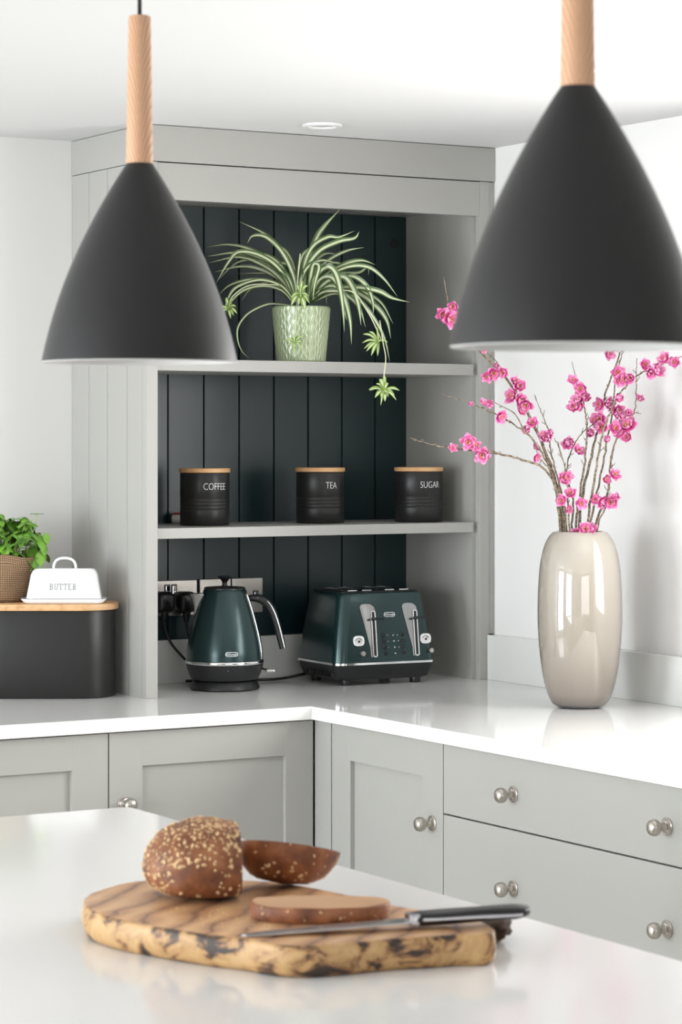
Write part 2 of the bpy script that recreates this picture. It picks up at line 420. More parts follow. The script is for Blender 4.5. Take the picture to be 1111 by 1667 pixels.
# ------------------------------------------------------------------ downlights
M_dlr = material('white_downlight_ring', (.75, .75, .75), .35)
M_dll = material('downlight_lens', (.55, .55, .56), .2)
for (x, y), lab in (((3.011, 5.155), 'white round recessed ceiling light in front of the shelf cabinet'), ((3.037, 4.074), 'white round recessed ceiling light partly behind the right pendant stem')):
    t = thing('ceiling_downlight', lab, 'ceiling light', (x, y, CZ-.0002), 0, 'recessed ceiling lights')
    obj('ring', lathe(bmesh.new(), [(.031, 0), (.031, -.002), (.034, -.006), (.044, -.006), (.0475, -.003), (.0475, 0)], 48, capb=False, capt=False), M_dlr, t, world=False, smooth=True, angle=50)
    obj('lens', lathe(bmesh.new(), [(.0305, 0), (.0305, -.002), (.02, -.0035), (.001, -.004)], 32, capb=True), M_dll, t, world=False, smooth=True)

# ------------------------------------------------------------------ canisters
def canister(X, Z, word, label):
    p = XZ(X, Z, 1.3145); t = thing('canister', label, 'canister', p, 0, 'lidded canisters on the middle shelf')
    r = .0595
    prof = [(r-.002, 0), (r, .002)]
    z = .034
    prof += [(r, z)]
    for k in range(4): z0 = .036+k*.0085; prof += [(r, z0), (r-.0012, z0+.0018), (r-.0012, z0+.0028), (r, z0+.0046)]
    prof += [(r, .1235), (r-.001, .1255)]
    obj('body', lathe(bmesh.new(), prof, 96), M_black, t, world=False, smooth=True, angle=50)
    obj('lid', lathe(bmesh.new(), [(r-.001, .126), (r+.0022, .1275), (r+.0022, .1355), (r+.001, .137)], 96), M_bamboo, t, world=False, smooth=True, angle=40)
    a0 = -PI/2-.04
    def f(x, y, d): a = a0+x/r; return Vector(((r+.0004+d)*math.cos(a), (r+.0004+d)*math.sin(a), .093+y))
    obj('lettering', text_bm(word, .0235, f, xs=.74, thin=.016), M_white, t, world=False)
canister((333.5-CX)/FPX*6.19, 6.19, 'COFFEE', 'black canister with wooden lid reading COFFEE, leftmost on the middle shelf')
canister((521.5-CX)/FPX*6.36, 6.36, 'TEA', 'black canister with wooden lid reading TEA, between the two others')
canister((682-CX)/FPX*6.455, 6.455, 'SUGAR', 'black canister with wooden lid reading SUGAR, rightmost on the middle shelf')
# small tube lying behind the coffee canister
t = thing('small_tube', 'small white tube with a red cap lying behind the coffee canister', 'tube', XZ((292-CX)/FPX*6.33, 6.33, 1.314), -YAW)
Mt = Matrix.Translation((0, 0, .0115)) @ Matrix.Rotation(PI/2, 4, 'Y')
obj('tube_body', lathe(bmesh.new(), [(.010, -.018), (.011, -.016), (.011, .03), (.010, .032)], 24, M=Mt), material('white_plastic', (.7, .68, .66), .4), t, world=False, smooth=True, angle=40)
b = bmesh.new(); box(b, -.015, .02, -.005, .005, .0225, .027, bev=.001)
obj('red_cap', b, material('red_plastic', (.35, .03, .02), .4), t, world=False)

# ------------------------------------------------------------------ kettle
KZ = 6.19; kp = XZ((366-CX)/FPX*KZ, KZ, WT)
t = thing('kettle', 'dark green metallic kettle with chrome spout and black handle standing left of the toaster', 'kettle', kp, -YAW)
s = KZ/FPX
obj('power_base', lathe(bmesh.new(), [(.078, .001), (.0845, .003), (.0845, .006), (.0775, .021), (.075, .0225)], 72), M_soft, t, world=False, smooth=True, angle=40)
obj('lower_body', lathe(bmesh.new(), [(.074, .0235), (.080, .025), (.0845, .033), (.090, .048), (.0935, .0625)], 72), M_soft, t, world=False, smooth=True, angle=40)
obj('chrome_band', lathe(bmesh.new(), [(.0930, .0625), (.0945, .0635), (.0950, .066), (.0950, .070), (.0938, .0715)], 96), M_chrome, t, world=False, smooth=True)
def kr(z):                                                   # body radius against height
    T = [(.072, .0928), (.09, .0922), (.11, .0893), (.135, .0840), (.165, .0758), (.195, .0672), (.22, .0585), (.238, .0518), (.241, .0500)]
    for (a, ra), (b_, rb) in zip(T, T[1:]):
        if a <= z <= b_: return ra+(rb-ra)*(z-a)/(b_-a)
    return T[-1][1]
pr = spline([(r, 0, z) for r, z in [(.0928, .072), (.0922, .09), (.0893, .11), (.0840, .135), (.0758, .165), (.0672, .195), (.0585, .22), (.0518, .238)]], 5)
obj('kettle_body', lathe(bmesh.new(), [(p.x, p.z) for p in pr]+[(.0500, .2405)], 96), M_kettle, t, world=False, smooth=True, angle=50)
obj('lid', lathe(bmesh.new(), [(.0500, .2405), (.0498, .2435), (.047, .2455), (.020, .2475)], 64), M_plastic, t, world=False, smooth=True, angle=40)
obj('lid_knob', lathe(bmesh.new(), [(.0085, .247), (.0060, .251), (.0060, .257), (.0095, .263), (.0160, .2685), (.0165, .2700), (.0155, .2715), (.001, .2718)], 40), M_plastic, t, world=False, smooth=True, angle=50)
M_spout = material('satin_chrome', (.88, .87, .85), .38, metal=.55)
# spout: open chrome V, pointing image-left
b = bmesh.new()
zt, zb, zl = .226, .186, .228
def ring(z, tip, half, base):
    return [Vector((-base, half, z)), Vector((-(base+tip)/2-.004, half*.62, z)), Vector((-tip, .0015, z+.001)), Vector((-tip, -.0015, z+.001)), Vector((-(base+tip)/2-.004, -half*.62, z)), Vector((-base, -half, z))]
loops = [ring(.182, .0725, .003, .066), ring(.198, .0735, .014, .058), ring(.213, .0775, .021, .052), ring(.229, .0835, .027, .046)]
loft(b, loops)
obj('spout', b, M_spout, t, world=False, smooth=True, angle=50)
tr_ = [Vector((-.050, -.0235, .2292)), Vector((-.0665, -.0172, .2294)), Vector((-.0838, -.0015, .2298)), Vector((-.0838, .0015, .2298)), Vector((-.0665, .0172, .2294)), Vector((-.050, .0235, .2292))]
obj('spout_rim', tube(bmesh.new(), tr_, .0012, 8), M_chrome, t, world=False, smooth=True)
lo_ = spline([Vector((-.0838, -.0008, .2285)), Vector((-.0780, -.0008, .213)), Vector((-.0740, -.0008, .198)), Vector((-.0728, -.0008, .180))], 4)
obj('spout_edge', tube(bmesh.new(), lo_, .0011, 8), M_plastic, t, world=False, smooth=True)
# handle in the image-right direction
def kx(u): return (u-366)*s
def kz(v): return (1121.6-v)*s
hp = [(kx(402), kz(974.5)), (kx(412), kz(973.5)), (kx(424), kz(975)), (kx(436), kz(983)), (kx(445), kz(999)), (kx(452), kz(1020)), (kx(457), kz(1040)), (kx(461), kz(1056))]
pts = spline([(x, 0, z) for x, z in hp], 6)
obj('handle', tube(bmesh.new(), pts, [.007, .0085, .0105, .0105, .0100, .0092, .0085, .0080], 20), M_plastic, t, world=False, smooth=True, angle=60)
tr = [Vector((p.x+.0045, -.0075, p.z+.001)) for p in pts[8:]]
obj('handle_trim', tube(bmesh.new(), tr, .0022, 8), M_chrome, t, world=False, smooth=True)
hz = [(kx(405.5), kz(975)), (kx(413), kz(1005)), (kx(420.5), kz(1030)), (kx(426), kz(1052)), (kx(429.5), kz(1070))]
sp = [Vector(((kr(z)+.0012)*math.cos(.30), -(kr(z)+.0012)*math.sin(.30), z)) for z in [.074+.158*k/24 for k in range(25)]]
obj('chrome_strip', tube(bmesh.new(), sp, .0022, 8), M_chrome, t, world=False, smooth=True)
b = tube(bmesh.new(), [Vector((.088, 0, .05)), Vector((.098, 0, .047)), Vector((.106, 0, .046))], .004, 8, flat=.6)
obj('switch_stalk', b, M_plastic, t, world=False, smooth=True)
b = B(.100, .121, -.009, .009, .041, .0475, bev=.002)
obj('switch_lever', b, M_chrome, t, world=False)
a0 = -PI/2+.23
def logo(parent, fn, wx, hz_, size, mat_bg=M_white):
    """rounded white outline with white lettering on a surface mapping fn(x, z, lift)"""
    b = bmesh.new()
    o1 = rrect(wx, hz_, hz_, 8); i1 = rrect(wx-.0012, hz_-.0012, hz_-.0012, 8)
    vo = [b.verts.new(fn(x, y, .0006)) for x, y in o1]; vi = [b.verts.new(fn(x, y, .0006)) for x, y in i1]
    n = len(vo)
    for k in range(n): b.faces.new((vo[k], vo[(k+1) % n], vi[(k+1) % n], vi[k]))
    wo = [b.verts.new(fn(x, y, 0)) for x, y in o1]
    for k in range(n): b.faces.new((vo[k], vo[(k+1) % n], wo[(k+1) % n], wo[k]))
    obj('badge', b, M_white, parent, world=False)
    obj('badge_lettering', text_bm("De'Longhi", size, lambda x, y, d: fn(x, y, .0005+d), xs=.95, thin=-.01), M_white, parent, world=False)
def kl(x, y, l):
    z = .0905+y; r = kr(z)+.0002+l; a = a0+x/r; return Vector((r*math.cos(a), r*math.sin(a), z))
logo(t, kl, .0155, .0052, .0070)
obj('indicator', lathe(bmesh.new(), [(.0012, 0), (.0008, .0008)], 12, M=Matrix.Translation((.012, -.0897, .051)) @ Matrix.Rotation(PI/2, 4, 'X')), M_steel, t, world=False)

# ------------------------------------------------------------------ toaster
ta = math.radians(-3.2)
tc = Vector((3.172, 5.362, 0)); tx = Vector((math.cos(ta), math.sin(ta), 0)); ty = Vector((-tx.y, tx.x, 0))
TW, TD = .283, .232
t = thing('toaster', 'dark green metallic four slot toaster with chrome levers standing right of the kettle', 'toaster', tc+tx*TW/2+ty*TD/2+Vector((0, 0, WT)), ta)
def tl(hx, hy, r, z, ox=0, oy=0): return [Vector((x+ox, y+oy, z)) for x, y in rrect(hx, hy, r, 8)]
hx, hy = TW/2, TD/2
zb = .050
obj('base', loft(bmesh.new(), [tl(hx-.022, hy-.020, .02, .013), tl(hx-.013, hy-.012, .024, .018), tl(hx-.005, hy-.005, .03, .034), tl(hx-.002, hy-.002, .03, zb)]), M_soft, t, world=False, smooth=True, angle=35)
obj('chrome_band', loft(bmesh.new(), [tl(hx-.001, hy-.001, .03, zb), tl(hx+.0005, hy+.0005, .03, zb+.001), tl(hx+.0005, hy+.0005, .03, zb+.006), tl(hx-.001, hy-.001, .03, zb+.007)]), M_chrome, t, world=False, smooth=True, angle=40)
TH = .226
def tin(z):                                                  # inset of the sloping walls
    q = max(0, (z-zb-.007)/(TH-zb-.007)); return .002+.024*q**1.25
zs = [zb+.007+(TH-.008-zb-.007)*k/10 for k in range(11)]
L = [tl(hx-tin(z), hy-tin(z)*.9, .03, z) for z in zs]
L += [tl(hx-.0265, hy-.024, .028, TH-.003), tl(hx-.030, hy-.028, .025, TH-.0003)]
obj('toaster_body', loft(bmesh.new(), L), M_kettle, t, world=False, smooth=True, angle=45)
b = bmesh.new()
prism(b, rrect(hx-.032, hy-.030, .022), TH-.0005, TH+.0022, bev=.001); obj('top_plate', b, M_plastic, t, world=False, smooth=True, angle=40)
for sx_ in (-1, 1):
    for k in (-1, 1):
        b = bmesh.new()
        for (a_, c_) in (((sx_*.052-.048), (sx_*.052+.048)),):
            x = sx_*.052+k*.020
            box(b, x-.013, x-.0105, -.065, .065, TH+.002, TH+.005, bev=.0008); box(b, x+.0105, x+.013, -.065, .065, TH+.002, TH+.005, bev=.0008)
            box(b, x-.013, x+.013, -.067, -.0645, TH+.002, TH+.005, bev=.0008); box(b, x-.013, x+.013, .0645, .067, TH+.002, TH+.005, bev=.0008)
        obj('slot_rim', b, M_chrome, t, world=False)
for x in (-hx+.045, hx-.045):
    for y in (-hy+.035, hy-.035):
        obj('foot', lathe(bmesh.new(), [(.0125, 0), (.0135, .004), (.0135, .0145)], 20, cx=x, cy=y), M_plastic, t, world=False, smooth=True, angle=40)
def tf(x, z, lift=0):                                        # point on the sloping front
    return Vector((x, -(hy-tin(z)*.9)-lift, z))
def fpatch(outl, lift0, lift1, bev=0):
    b = bmesh.new(); lo = [b.verts.new(tf(x, z, lift0)) for x, z in outl]; hi = [b.verts.new(tf(x, z, lift1)) for x, z in outl]
    n = len(lo); b.faces.new(hi)
    for k in range(n): b.faces.new((lo[k], lo[(k+1) % n], hi[(k+1) % n], hi[k]))
    bmesh.ops.recalc_face_normals(b, faces=b.faces[:]); return b
FU0, FU1 = 546.0, 709.5                                       # photo columns of the front's two ends at the band
def fx(u): q = (u-FU0)/(FU1-FU0); return -hx+TW*q
def fz(v, u=628): base = 1082+(1075-1082)*(u-FU0)/(FU1-FU0); return .054+(base-v)*6.3/FPX
def frect(cx, cz, rx, rz, n=20, p=2.0):
    return [(cx+rx*math.copysign(abs(math.cos(2*PI*k/n))**(2/p), math.cos(2*PI*k/n)), cz+rz*math.copysign(abs(math.sin(2*PI*k/n))**(2/p), math.sin(2*PI*k/n))) for k in range(n)]
# the zoomed photo (3.703x from 440, 920) gives the front's details
def zu(x): return 440+x/3.703
def zv(y): return 920+y/3.703
def zp(x, y): return fx(zu(x)), fz(zv(y), zu(x))
M_plate = material('dark_chrome', (.42, .42, .42), .12, metal=1)
M_dark = material('black_gloss', (.008, .008, .008), .15)
for dx, dy in ((0, 0), (251, -9)):
    pl = [zp(x+dx, y+dy) for x, y in ((598, 552), (596, 500), (572, 390), (552, 290), (547, 255), (556, 241), (580, 236), (610, 238), (630, 252), (638, 285), (638, 540), (628, 553))]
    cp = obj('lever_plate', fpatch(pl, -.001, .0018), M_plate, t, world=False)
    sr = [zp(x+dx, y+dy) for x, y in ((607, 545), (607, 285), (613, 277), (628, 277), (635, 285), (635, 545), (628, 553), (613, 553))]
    b = fpatch(sr, .001, .0045); obj('slot_frame', b, M_chrome, cp, world=False)
    sr = [zp(x+dx, y+dy) for x, y in ((614, 545), (614, 283), (628, 283), (628, 545))]
    obj('lever_slot', fpatch(sr, .004, .0049), M_dark, cp, world=False)
    lx, lz = zp(622+dx, 322+dy)
    p0 = tf(lx, lz, .004); b = bmesh.new()
    tube(b, [p0, p0+Vector((0, -.016, 0))], .0035, 10)
    box(b, p0.x-.005, p0.x+.018, p0.y-.024, p0.y-.012, p0.z-.0015, p0.z+.0025, bev=.0015)
    obj('lever', b, M_soft, t, world=False, smooth=True, angle=40)
for (x, y) in ((528, 457), (928, 440)):
    cx_, cz_ = zp(x, y)
    dl = obj('dial', fpatch(frect(cx_, cz_, .0152, .0122, 32, 3), -.0005, .0028), M_chrome, t, world=False)
    obj('dial_face', fpatch(frect(cx_, cz_, .0122, .0098, 32, 2.6), .0026, .0032), M_white, dl, world=False)
    b = fpatch(frect(cx_, cz_-.0015, .0030, .0026, 16), .0030, .0045)
    for k in range(9):
        a = math.radians(20+140*k/8); q = (cx_+.0085*math.cos(a), cz_-.001+.0072*math.sin(a))
        merge(b, fpatch(frect(q[0], q[1], .0011, .0009, 8), .003, .0036))
    merge(b, fpatch([(cx_-.0003, cz_-.001), (cx_+.0007, cz_-.001), (cx_+.0055, cz_+.0050), (cx_+.0045, cz_+.0055)], .003, .0038))
    obj('dial_marks', b, M_dark, dl, world=False)
for (x, y) in ((545, 532), (953, 512)):
    cx_, cz_ = zp(x, y); p0 = tf(cx_, cz_, -.001)
    b = lathe(bmesh.new(), [(.0062, 0), (.0062, .010), (.0055, .0115), (.001, .0118)], 28, M=Matrix.Translation(p0) @ Matrix.Rotation(PI/2, 4, 'X'))
    obj('control_knob', b, M_steel, t, world=False, smooth=True, angle=40)
for k in range(4):
    for x in (678, 788):
        cx_, cz_ = zp(x+k*2.6, 422+k*36-(x-678)*.04); p0 = tf(cx_, cz_, -.001)
        b = lathe(bmesh.new(), [(.0050, 0), (.0050, .0030), (.0040, .0040), (.001, .0042)], 20, M=Matrix.Translation(p0) @ Matrix.Rotation(PI/2, 4, 'X'))
        obj('push_button', b, M_plastic, t, world=False, smooth=True, angle=40)
b = bmesh.new()
for (x, y, r_) in ((702, 422, .0011), (736, 422, .0016), (762, 420, .0011), (704, 459, .0011), (739, 457, .0018), (766, 456, .0011), (706, 495, .0011), (742, 494, .0018), (768, 493, .0011), (745, 530, .0018)):
    cx_, cz_ = zp(x, y)
    merge(b, fpatch(frect(cx_, cz_, r_*1.15, r_, 8, 1.3), 0, .0005))
obj('symbols', b, M_white, t, world=False)
lcx, lcz = zp(722, 298)
logo(t, lambda x, y, l: tf(lcx+x, lcz+y, l+.0002), .0155, .0056, .0072)
b = bmesh.new()
for k in range(12):
    y = -hy+.03+k*.010
    x = -(hx-.0055)
    box(b, x-.0035, x+.001, y, y+.0045, .022, .034, M=Matrix.Identity(4))
obj('vent_slits', b, M_dark, t, world=False)
obj('toaster_cord', tube(bmesh.new(), spline([Vector((-.08, hy-.02, .022)), Vector((-.17, hy-.01, .006)), Vector((-.23, hy-.015, .0045)), Vector((-.30, hy+.02, .0045)), Vector((-.42, hy+.04, .0045))], 8), .0035, 8), M_plastic, t, world=False, smooth=True)

# ------------------------------------------------------------------ wall sockets and plugs
def socket(x0, x1, z0, z1, label, switches):
    t = thing('wall_socket', label, 'wall socket', ((x0+x1)/2, YB, z0), 0, 'brushed steel wall sockets in the cabinet')
    obj('plate', B(x0, x1, YB-.009, YB-.0002, z0, z1, bev=.002), M_steel, t)
    for (sx_, sz_) in switches:
        b = bmesh.new(); box(b, sx_-.0055, sx_+.0055, YB-.0135, YB-.008, sz_-.011, sz_+.011, bev=.0015)
        obj('switch', b, M_chrome, t)
        b = bmesh.new(); box(b, sx_-.008, sx_+.008, YB-.0096, YB-.0088, sz_-.0135, sz_+.0135)
        obj('switch_surround', b, M_plastic, t)
socket(2.804, 2.950, 1.0855, 1.1735, 'steel double wall socket at the left of the back, holding two black plugs', [(2.866, 1.150), (2.885, 1.150)])
socket(2.956, 3.045, 1.0855, 1.174, 'steel single wall socket plate directly behind the kettle, beside the double one', [])
socket(3.048, 3.136, 1.0855, 1.174, 'steel single wall socket plate right of the kettle lid under the handle', [(3.115, 1.128)])
def plug(x, z, label, cable):
    t = thing('power_plug', label, 'plug', (x, YB-.010, z), 0, 'black plugs in the double socket')
    pts_ = rrect(.025, .027, .016, 6)
    L_ = [[Vector((px_*s_, -d, py_*s_)) for px_, py_ in pts_] for d, s_ in ((0, .98), (.012, 1), (.026, .95), (.034, .85), (.038, .6))]
    b = loft(bmesh.new(), L_)
    tube(b, [Vector((0, -.02, -.02)), Vector((0, -.02, -.036)), Vector((0, -.018, -.050))], [.011, .009, .005], 12)
    obj('plug_body', b, M_plastic, t, world=False, smooth=True, angle=60)
    cb = tube(bmesh.new(), spline([Vector(p) for p in cable], 8), .0035, 8)
    obj('cable', cb, M_plastic, t, smooth=True)
plug(2.848, 1.122, 'black plug in the left half of the double socket, partly behind the cabinet edge',
     [(2.848, YB-.028, 1.075), (2.852, YB-.028, 1.05), (2.868, YB-.035, 1.015), (2.905, YB-.05, .97), (2.93, YB-.07, .935), (2.96, YB-.08, .9243)])
plug(2.909, 1.120, 'black plug in the right half of the double socket, beside the kettle spout',
     [(2.909, YB-.028, 1.073), (2.912, YB-.030, 1.05), (2.918, YB-.045, 1.0), (2.93, YB-.07, .95), (2.95, YB-.10, .9245), (2.955, YB-.16, .9243)])

# ------------------------------------------------------------------ bread bin, butter dish, basil
BZ = 6.035; bp = XZ(-.70, BZ, WT)
t = thing('bread_bin', 'black rounded bread bin with a wooden lid on the worktop left of the shelf cabinet', 'bread bin', bp, -YAW)
half = .17; rr = .085
def stad(r, h=half, n=20):
    c = h-rr
    return [(c+r*math.cos(a), r*math.sin(a)) for a in [-PI/2+PI*k/n for k in range(n+1)]] + [(-c+r*math.cos(a), r*math.sin(a)) for a in [PI/2+PI*k/n for k in range(n+1)]]
obj('bin_body', prism(bmesh.new(), stad(rr), .001, .2035, bev=.0015), M_black, t, world=False, smooth=True, angle=30)
M_bamboo2 = material('bamboo_lid', (.62, .36, .17), .4)
nt = M_bamboo2.node_tree; bs = nt.nodes['Principled BSDF']; tcn = nt.nodes.new('ShaderNodeTexCoord')
mp = nt.nodes.new('ShaderNodeMapping'); mp.inputs['Scale'].default_value = (28, 5, 60)
br = nt.nodes.new('ShaderNodeTexNoise'); br.inputs['Scale'].default_value = 1.6; br.inputs['Detail'].default_value = 2
rp = ramp(nt, [(.3, (.50, .26, .11)), (.5, (.66, .39, .19)), (.7, (.70, .44, .23))])
nt.links.new(tcn.outputs['Object'], mp.inputs['Vector']); nt.links.new(mp.outputs['Vector'], br.inputs['Vector'])
nt.links.new(br.outputs['Fac'], rp.inputs['Fac']); nt.links.new(rp.outputs['Color'], bs.inputs['Base Color'])
obj('lid', prism(bmesh.new(), stad(rr+.007), .204, .219, bev=.002), M_bamboo2, t, world=False, smooth=True, angle=30)
LT = WT+.219
# butter dish
bd = thing('butter_dish', 'white enamel butter dish reading BUTTER with a loop handle on the bread bin lid', 'butter dish', XZ((105.5-CX)/FPX*6.0, 6.0, LT), -YAW)
def lr(hx_, hy_, r, z): return [Vector((x, y, z)) for x, y in rrect(hx_, hy_, r, 8)]
obj('tray', loft(bmesh.new(), [lr(.088, .036, .014, 0), lr(.093, .040, .016, .003), lr(.0995, .0445, .02, .0105), lr(.0995, .0445, .02, .0118), lr(.0965, .042, .018, .0113), lr(.091, .038, .016, .0065)]), M_enamel, bd, world=False, smooth=True, angle=60)
L = [lr(.0885-.0135*((z-.0075)/.072), .0375-.005*((z-.0075)/.072), .016, z) for z in (.0075, .03, .05, .068)]
L += [lr(.0735, .0305, .016, .0755), lr(.069, .026, .014, .0805), lr(.062, .019, .010, .0820)]
cv = obj('cover', loft(bmesh.new(), L), M_enamel, bd, world=False, smooth=True, angle=70)
hs = [Vector((-.0255+.0, 0, .078)), Vector((-.0255, 0, .088)), Vector((-.020, 0, .099)), Vector((-.008, 0, .1045)), Vector((.008, 0, .1045)), Vector((.020, 0, .099)), Vector((.0255, 0, .088)), Vector((.0255, 0, .078))]
obj('handle', tube(bmesh.new(), spline(hs, 5), .0034, 12, flat=2.0, up=Vector((0, 1, 0))), M_enamel, bd, world=False, smooth=True)
def bf(x, y, d):
    z = .040+y; return Vector((x, -(.0375-.005*((z-.0075)/.072))-.0009-d, z))
# serif-style lettering: sans letters with added serif bars
LET = {'B': [[(0, 0), (.52, 0), (.72, .1), (.76, .27), (.68, .46), (.48, .54), (.2, .54)], [(0, 1), (.48, 1), (.66, .92), (.68, .72), (.6, .58), (.48, .54)], [(.2, 0), (.2, 1)]],
       'U': [[(.18, 1), (.18, .3), (.26, .08), (.48, 0), (.7, .08), (.78, .3), (.78, 1)], [(.02, 1), (.34, 1)], [(.62, 1), (.94, 1)]],
       'T': [[(.45, 0), (.45, 1)], [(.03, .78), (.03, 1), (.87, 1), (.87, .78)], [(.28, 0), (.62, 0)]],
       'E': [[(.2, 0), (.2, 1)], [(.02, 1), (.72, 1), (.72, .8)], [(.2, .53), (.5, .53)], [(.02, 0), (.76, 0), (.76, .22)]],
       'R': [[(.2, 0), (.2, 1)], [(.02, 1), (.48, 1), (.68, .92), (.71, .74), (.62, .58), (.45, .53), (.2, .53)], [(.42, .53), (.66, .06), (.74, 0), (.88, 0)], [(.02, 0), (.38, 0)]]}
b = bmesh.new(); px0 = -.0318
for k, ch in enumerate('BUTTER'):
    for st_ in LET[ch]:
        tube(b, [bf(px0+k*.0108+x*.0098, -.0068+y*.0132, 0) for x, y in st_], .00050, 6)
obj('lettering', b, M_print, bd, world=False)
obj('blue_rim', tube(bmesh.new(), [Vector((x, y, .0121)) for x, y in rrect(.0993, .0443, .02, 8)+[rrect(.0993, .0443, .02, 8)[0]]], .0007, 6), material('blue_grey_rim', (.18, .2, .26), .3), bd, world=False, smooth=True)
# basil
bz = thing('potted_basil', 'green basil plant in a burlap wrapped pot behind the butter dish', 'plant', XZ((5-CX)/FPX*6.075, 6.075, LT+.0005), -YAW)
M_burlap = material('burlap', (.42, .28, .18), .95, spec=.1)
nt = M_burlap.node_tree; bs = nt.nodes['Principled BSDF']
uv = nt.nodes.new('ShaderNodeUVMap')
def wv(dirn, sc):
    n = nt.nodes.new('ShaderNodeTexWave'); n.bands_direction = dirn; n.inputs['Scale'].default_value = sc; n.inputs['Distortion'].default_value = 1.2
    n.inputs['Detail'].default_value = 2; nt.links.new(uv.outputs['UV'], n.inputs['Vector']); return n
w1 = wv('X', 17); w2 = wv('Y', 7)
mul = nt.nodes.new('ShaderNodeMath'); mul.operation = 'MULTIPLY'; nt.links.new(w1.outputs['Fac'], mul.inputs[0]); nt.links.new(w2.outputs['Fac'], mul.inputs[1])
rp = ramp(nt, [(0, (.10, .06, .035)), (.22, (.34, .22, .13)), (1, (.56, .40, .26))]); nt.links.new(mul.outputs[0], rp.inputs['Fac']); nt.links.new(rp.outputs['Color'], bs.inputs['Base Color'])
bpn = nt.nodes.new('ShaderNodeBump'); bpn.inputs['Strength'].default_value = .8; bpn.inputs['Distance'].default_value = .001; nt.links.new(mul.outputs[0], bpn.inputs['Height']); nt.links.new(bpn.outputs['Normal'], bs.inputs['Normal'])
def uv_lathe(prof, n, fn=None):
    b = bmesh.new(); uvl = b.loops.layers.uv.new('UVMap'); rings = []
    zt_ = prof[-1][1]
    for r, z in prof:
        row = []
        for k in range(n):
            a = 2*PI*k/n; r2, z2 = fn(r, a, z) if fn else (r, z); row.append(b.verts.new((r2*math.cos(a), r2*math.sin(a), z2)))
        rings.append(row)
    for i in range(len(prof)-1):
        for k in range(n):
            f = b.faces.new((rings[i][k], rings[i][(k+1) % n], rings[i+1][(k+1) % n], rings[i+1][k]))
            for lp, (uu, vv) in zip(f.loops, ((k/n, prof[i][1]/zt_), ((k+1)/n, prof[i][1]/zt_), ((k+1)/n, prof[i+1][1]/zt_), (k/n, prof[i+1][1]/zt_))): lp[uvl].uv = (uu*2, vv)
    b.faces.new(rings[0][::-1]); return b
def wob(r, a, z):
    return r*(1+.025*math.sin(3*a+z*30)+.02*noise.noise(Vector((math.cos(a)*2, math.sin(a)*2, z*40)))), z+(.004*math.sin(4*a+1) if z > .09 else 0)
prof = [(.060, 0), (.066, .004)]+[(.067+.018*k/12, .004+.104*k/12) for k in range(1, 13)]
obj('burlap_wrap', uv_lathe([(.058, 0), (.064, .004)]+[(.065+.017*k/14, .004+.104*k/14) for k in range(1, 15)]+[(.078, .109), (.074, .10)], 72, wob), M_burlap, bz, world=False, smooth=True)
obj('soil', lathe(bmesh.new(), [(.01, .092), (.075, .094), (.03, .097)], 32), material('soil', (.05, .035, .025), 1), bz, world=False)
def leafmat(name, c1, c2, rough=.4):
    m = material(name, c1, rough); nt = m.node_tree; b = nt.nodes['Principled BSDF']
    n = nt.nodes.new('ShaderNodeTexNoise'); n.inputs['Scale'].default_value = 35; tc_ = nt.nodes.new('ShaderNodeTexCoord'); nt.links.new(tc_.outputs['Object'], n.inputs['Vector'])
    r = ramp(nt, [(.35, c1), (.65, c2)]); nt.links.new(n.outputs['Fac'], r.inputs['Fac']); nt.links.new(r.outputs['Color'], b.inputs['Base Color'])
    b.inputs['Subsurface Weight'].default_value = 0
    return m
M_basil = leafmat('basil_green', (.10, .26, .025), (.20, .42, .05), .38)
M_stemg = material('pale_green_stem', (.38, .52, .16), .5)
def cup_leaf(bm, p, d, nrm, L_, W_, cup=.25, curl=.3):
    """oval leaf from p along d"""
    d = d.normalized(); side = d.cross(nrm).normalized(); nn = side.cross(d).normalized()
    rows = 7; cols = 4; g = []
    for i in range(rows+1):
        t_ = i/rows; wdt = W_*math.sin(PI*min(1, t_*.93+.06))**.8*(1-.25*t_)
        if i == rows: wdt = .0005
        row = []
        for j in range(-2, 3):
            x = j/2
            row.append(bm.verts.new(p+d*L_*t_+side*wdt*.5*x+nn*(-curl*L_*t_*t_ + cup*W_*(.28*abs(x)) - (0 if j else .0006))))
        g.append(row)
    for i in range(rows):
        for j in range(4): bm.faces.new((g[i][j], g[i][j+1], g[i+1][j+1], g[i+1][j]))
b = bmesh.new(); bs_ = bmesh.new(); rnd = random.Random(3)
for k in range(58):
    a = rnd.uniform(0, 2*PI); rad = .088*math.sqrt(rnd.random()); hh = rnd.uniform(.02, .075)+.035*(1-(rad/.09)**2)
    x = rad*math.cos(a); y = rad*.75*math.sin(a)
    if rad > .06: hh = rnd.uniform(.008, .07)
    top = Vector((x*1.12, y*1.1, .10+hh)); base = Vector((x*.55, y*.55, .094))
    tube(bs_, spline([base, base.lerp(top, .5)+Vector((0, 0, .008)), top], 4), .0012, 6)
    ph = rnd.uniform(0, PI)
    for q in range(4):
        dd = Vector((math.cos(ph+q*PI/2), math.sin(ph+q*PI/2), rnd.uniform(-.9, .25))); big = rnd.uniform(.030, .044)*(1 if q % 2 == 0 else .75)
        cup_leaf(b, top, dd, Vector((0, 0, 1)), big, big*.72, cup=-.35, curl=rnd.uniform(.2, .6))
    if rnd.random() < .8:
        mid = base.lerp(top, .7); ph += .8
        for q in range(2):
            dd = Vector((math.cos(ph+q*PI), math.sin(ph+q*PI), .2)); cup_leaf(b, mid, dd, Vector((0, 0, 1)), .030, .021, cup=-.35, curl=.5)
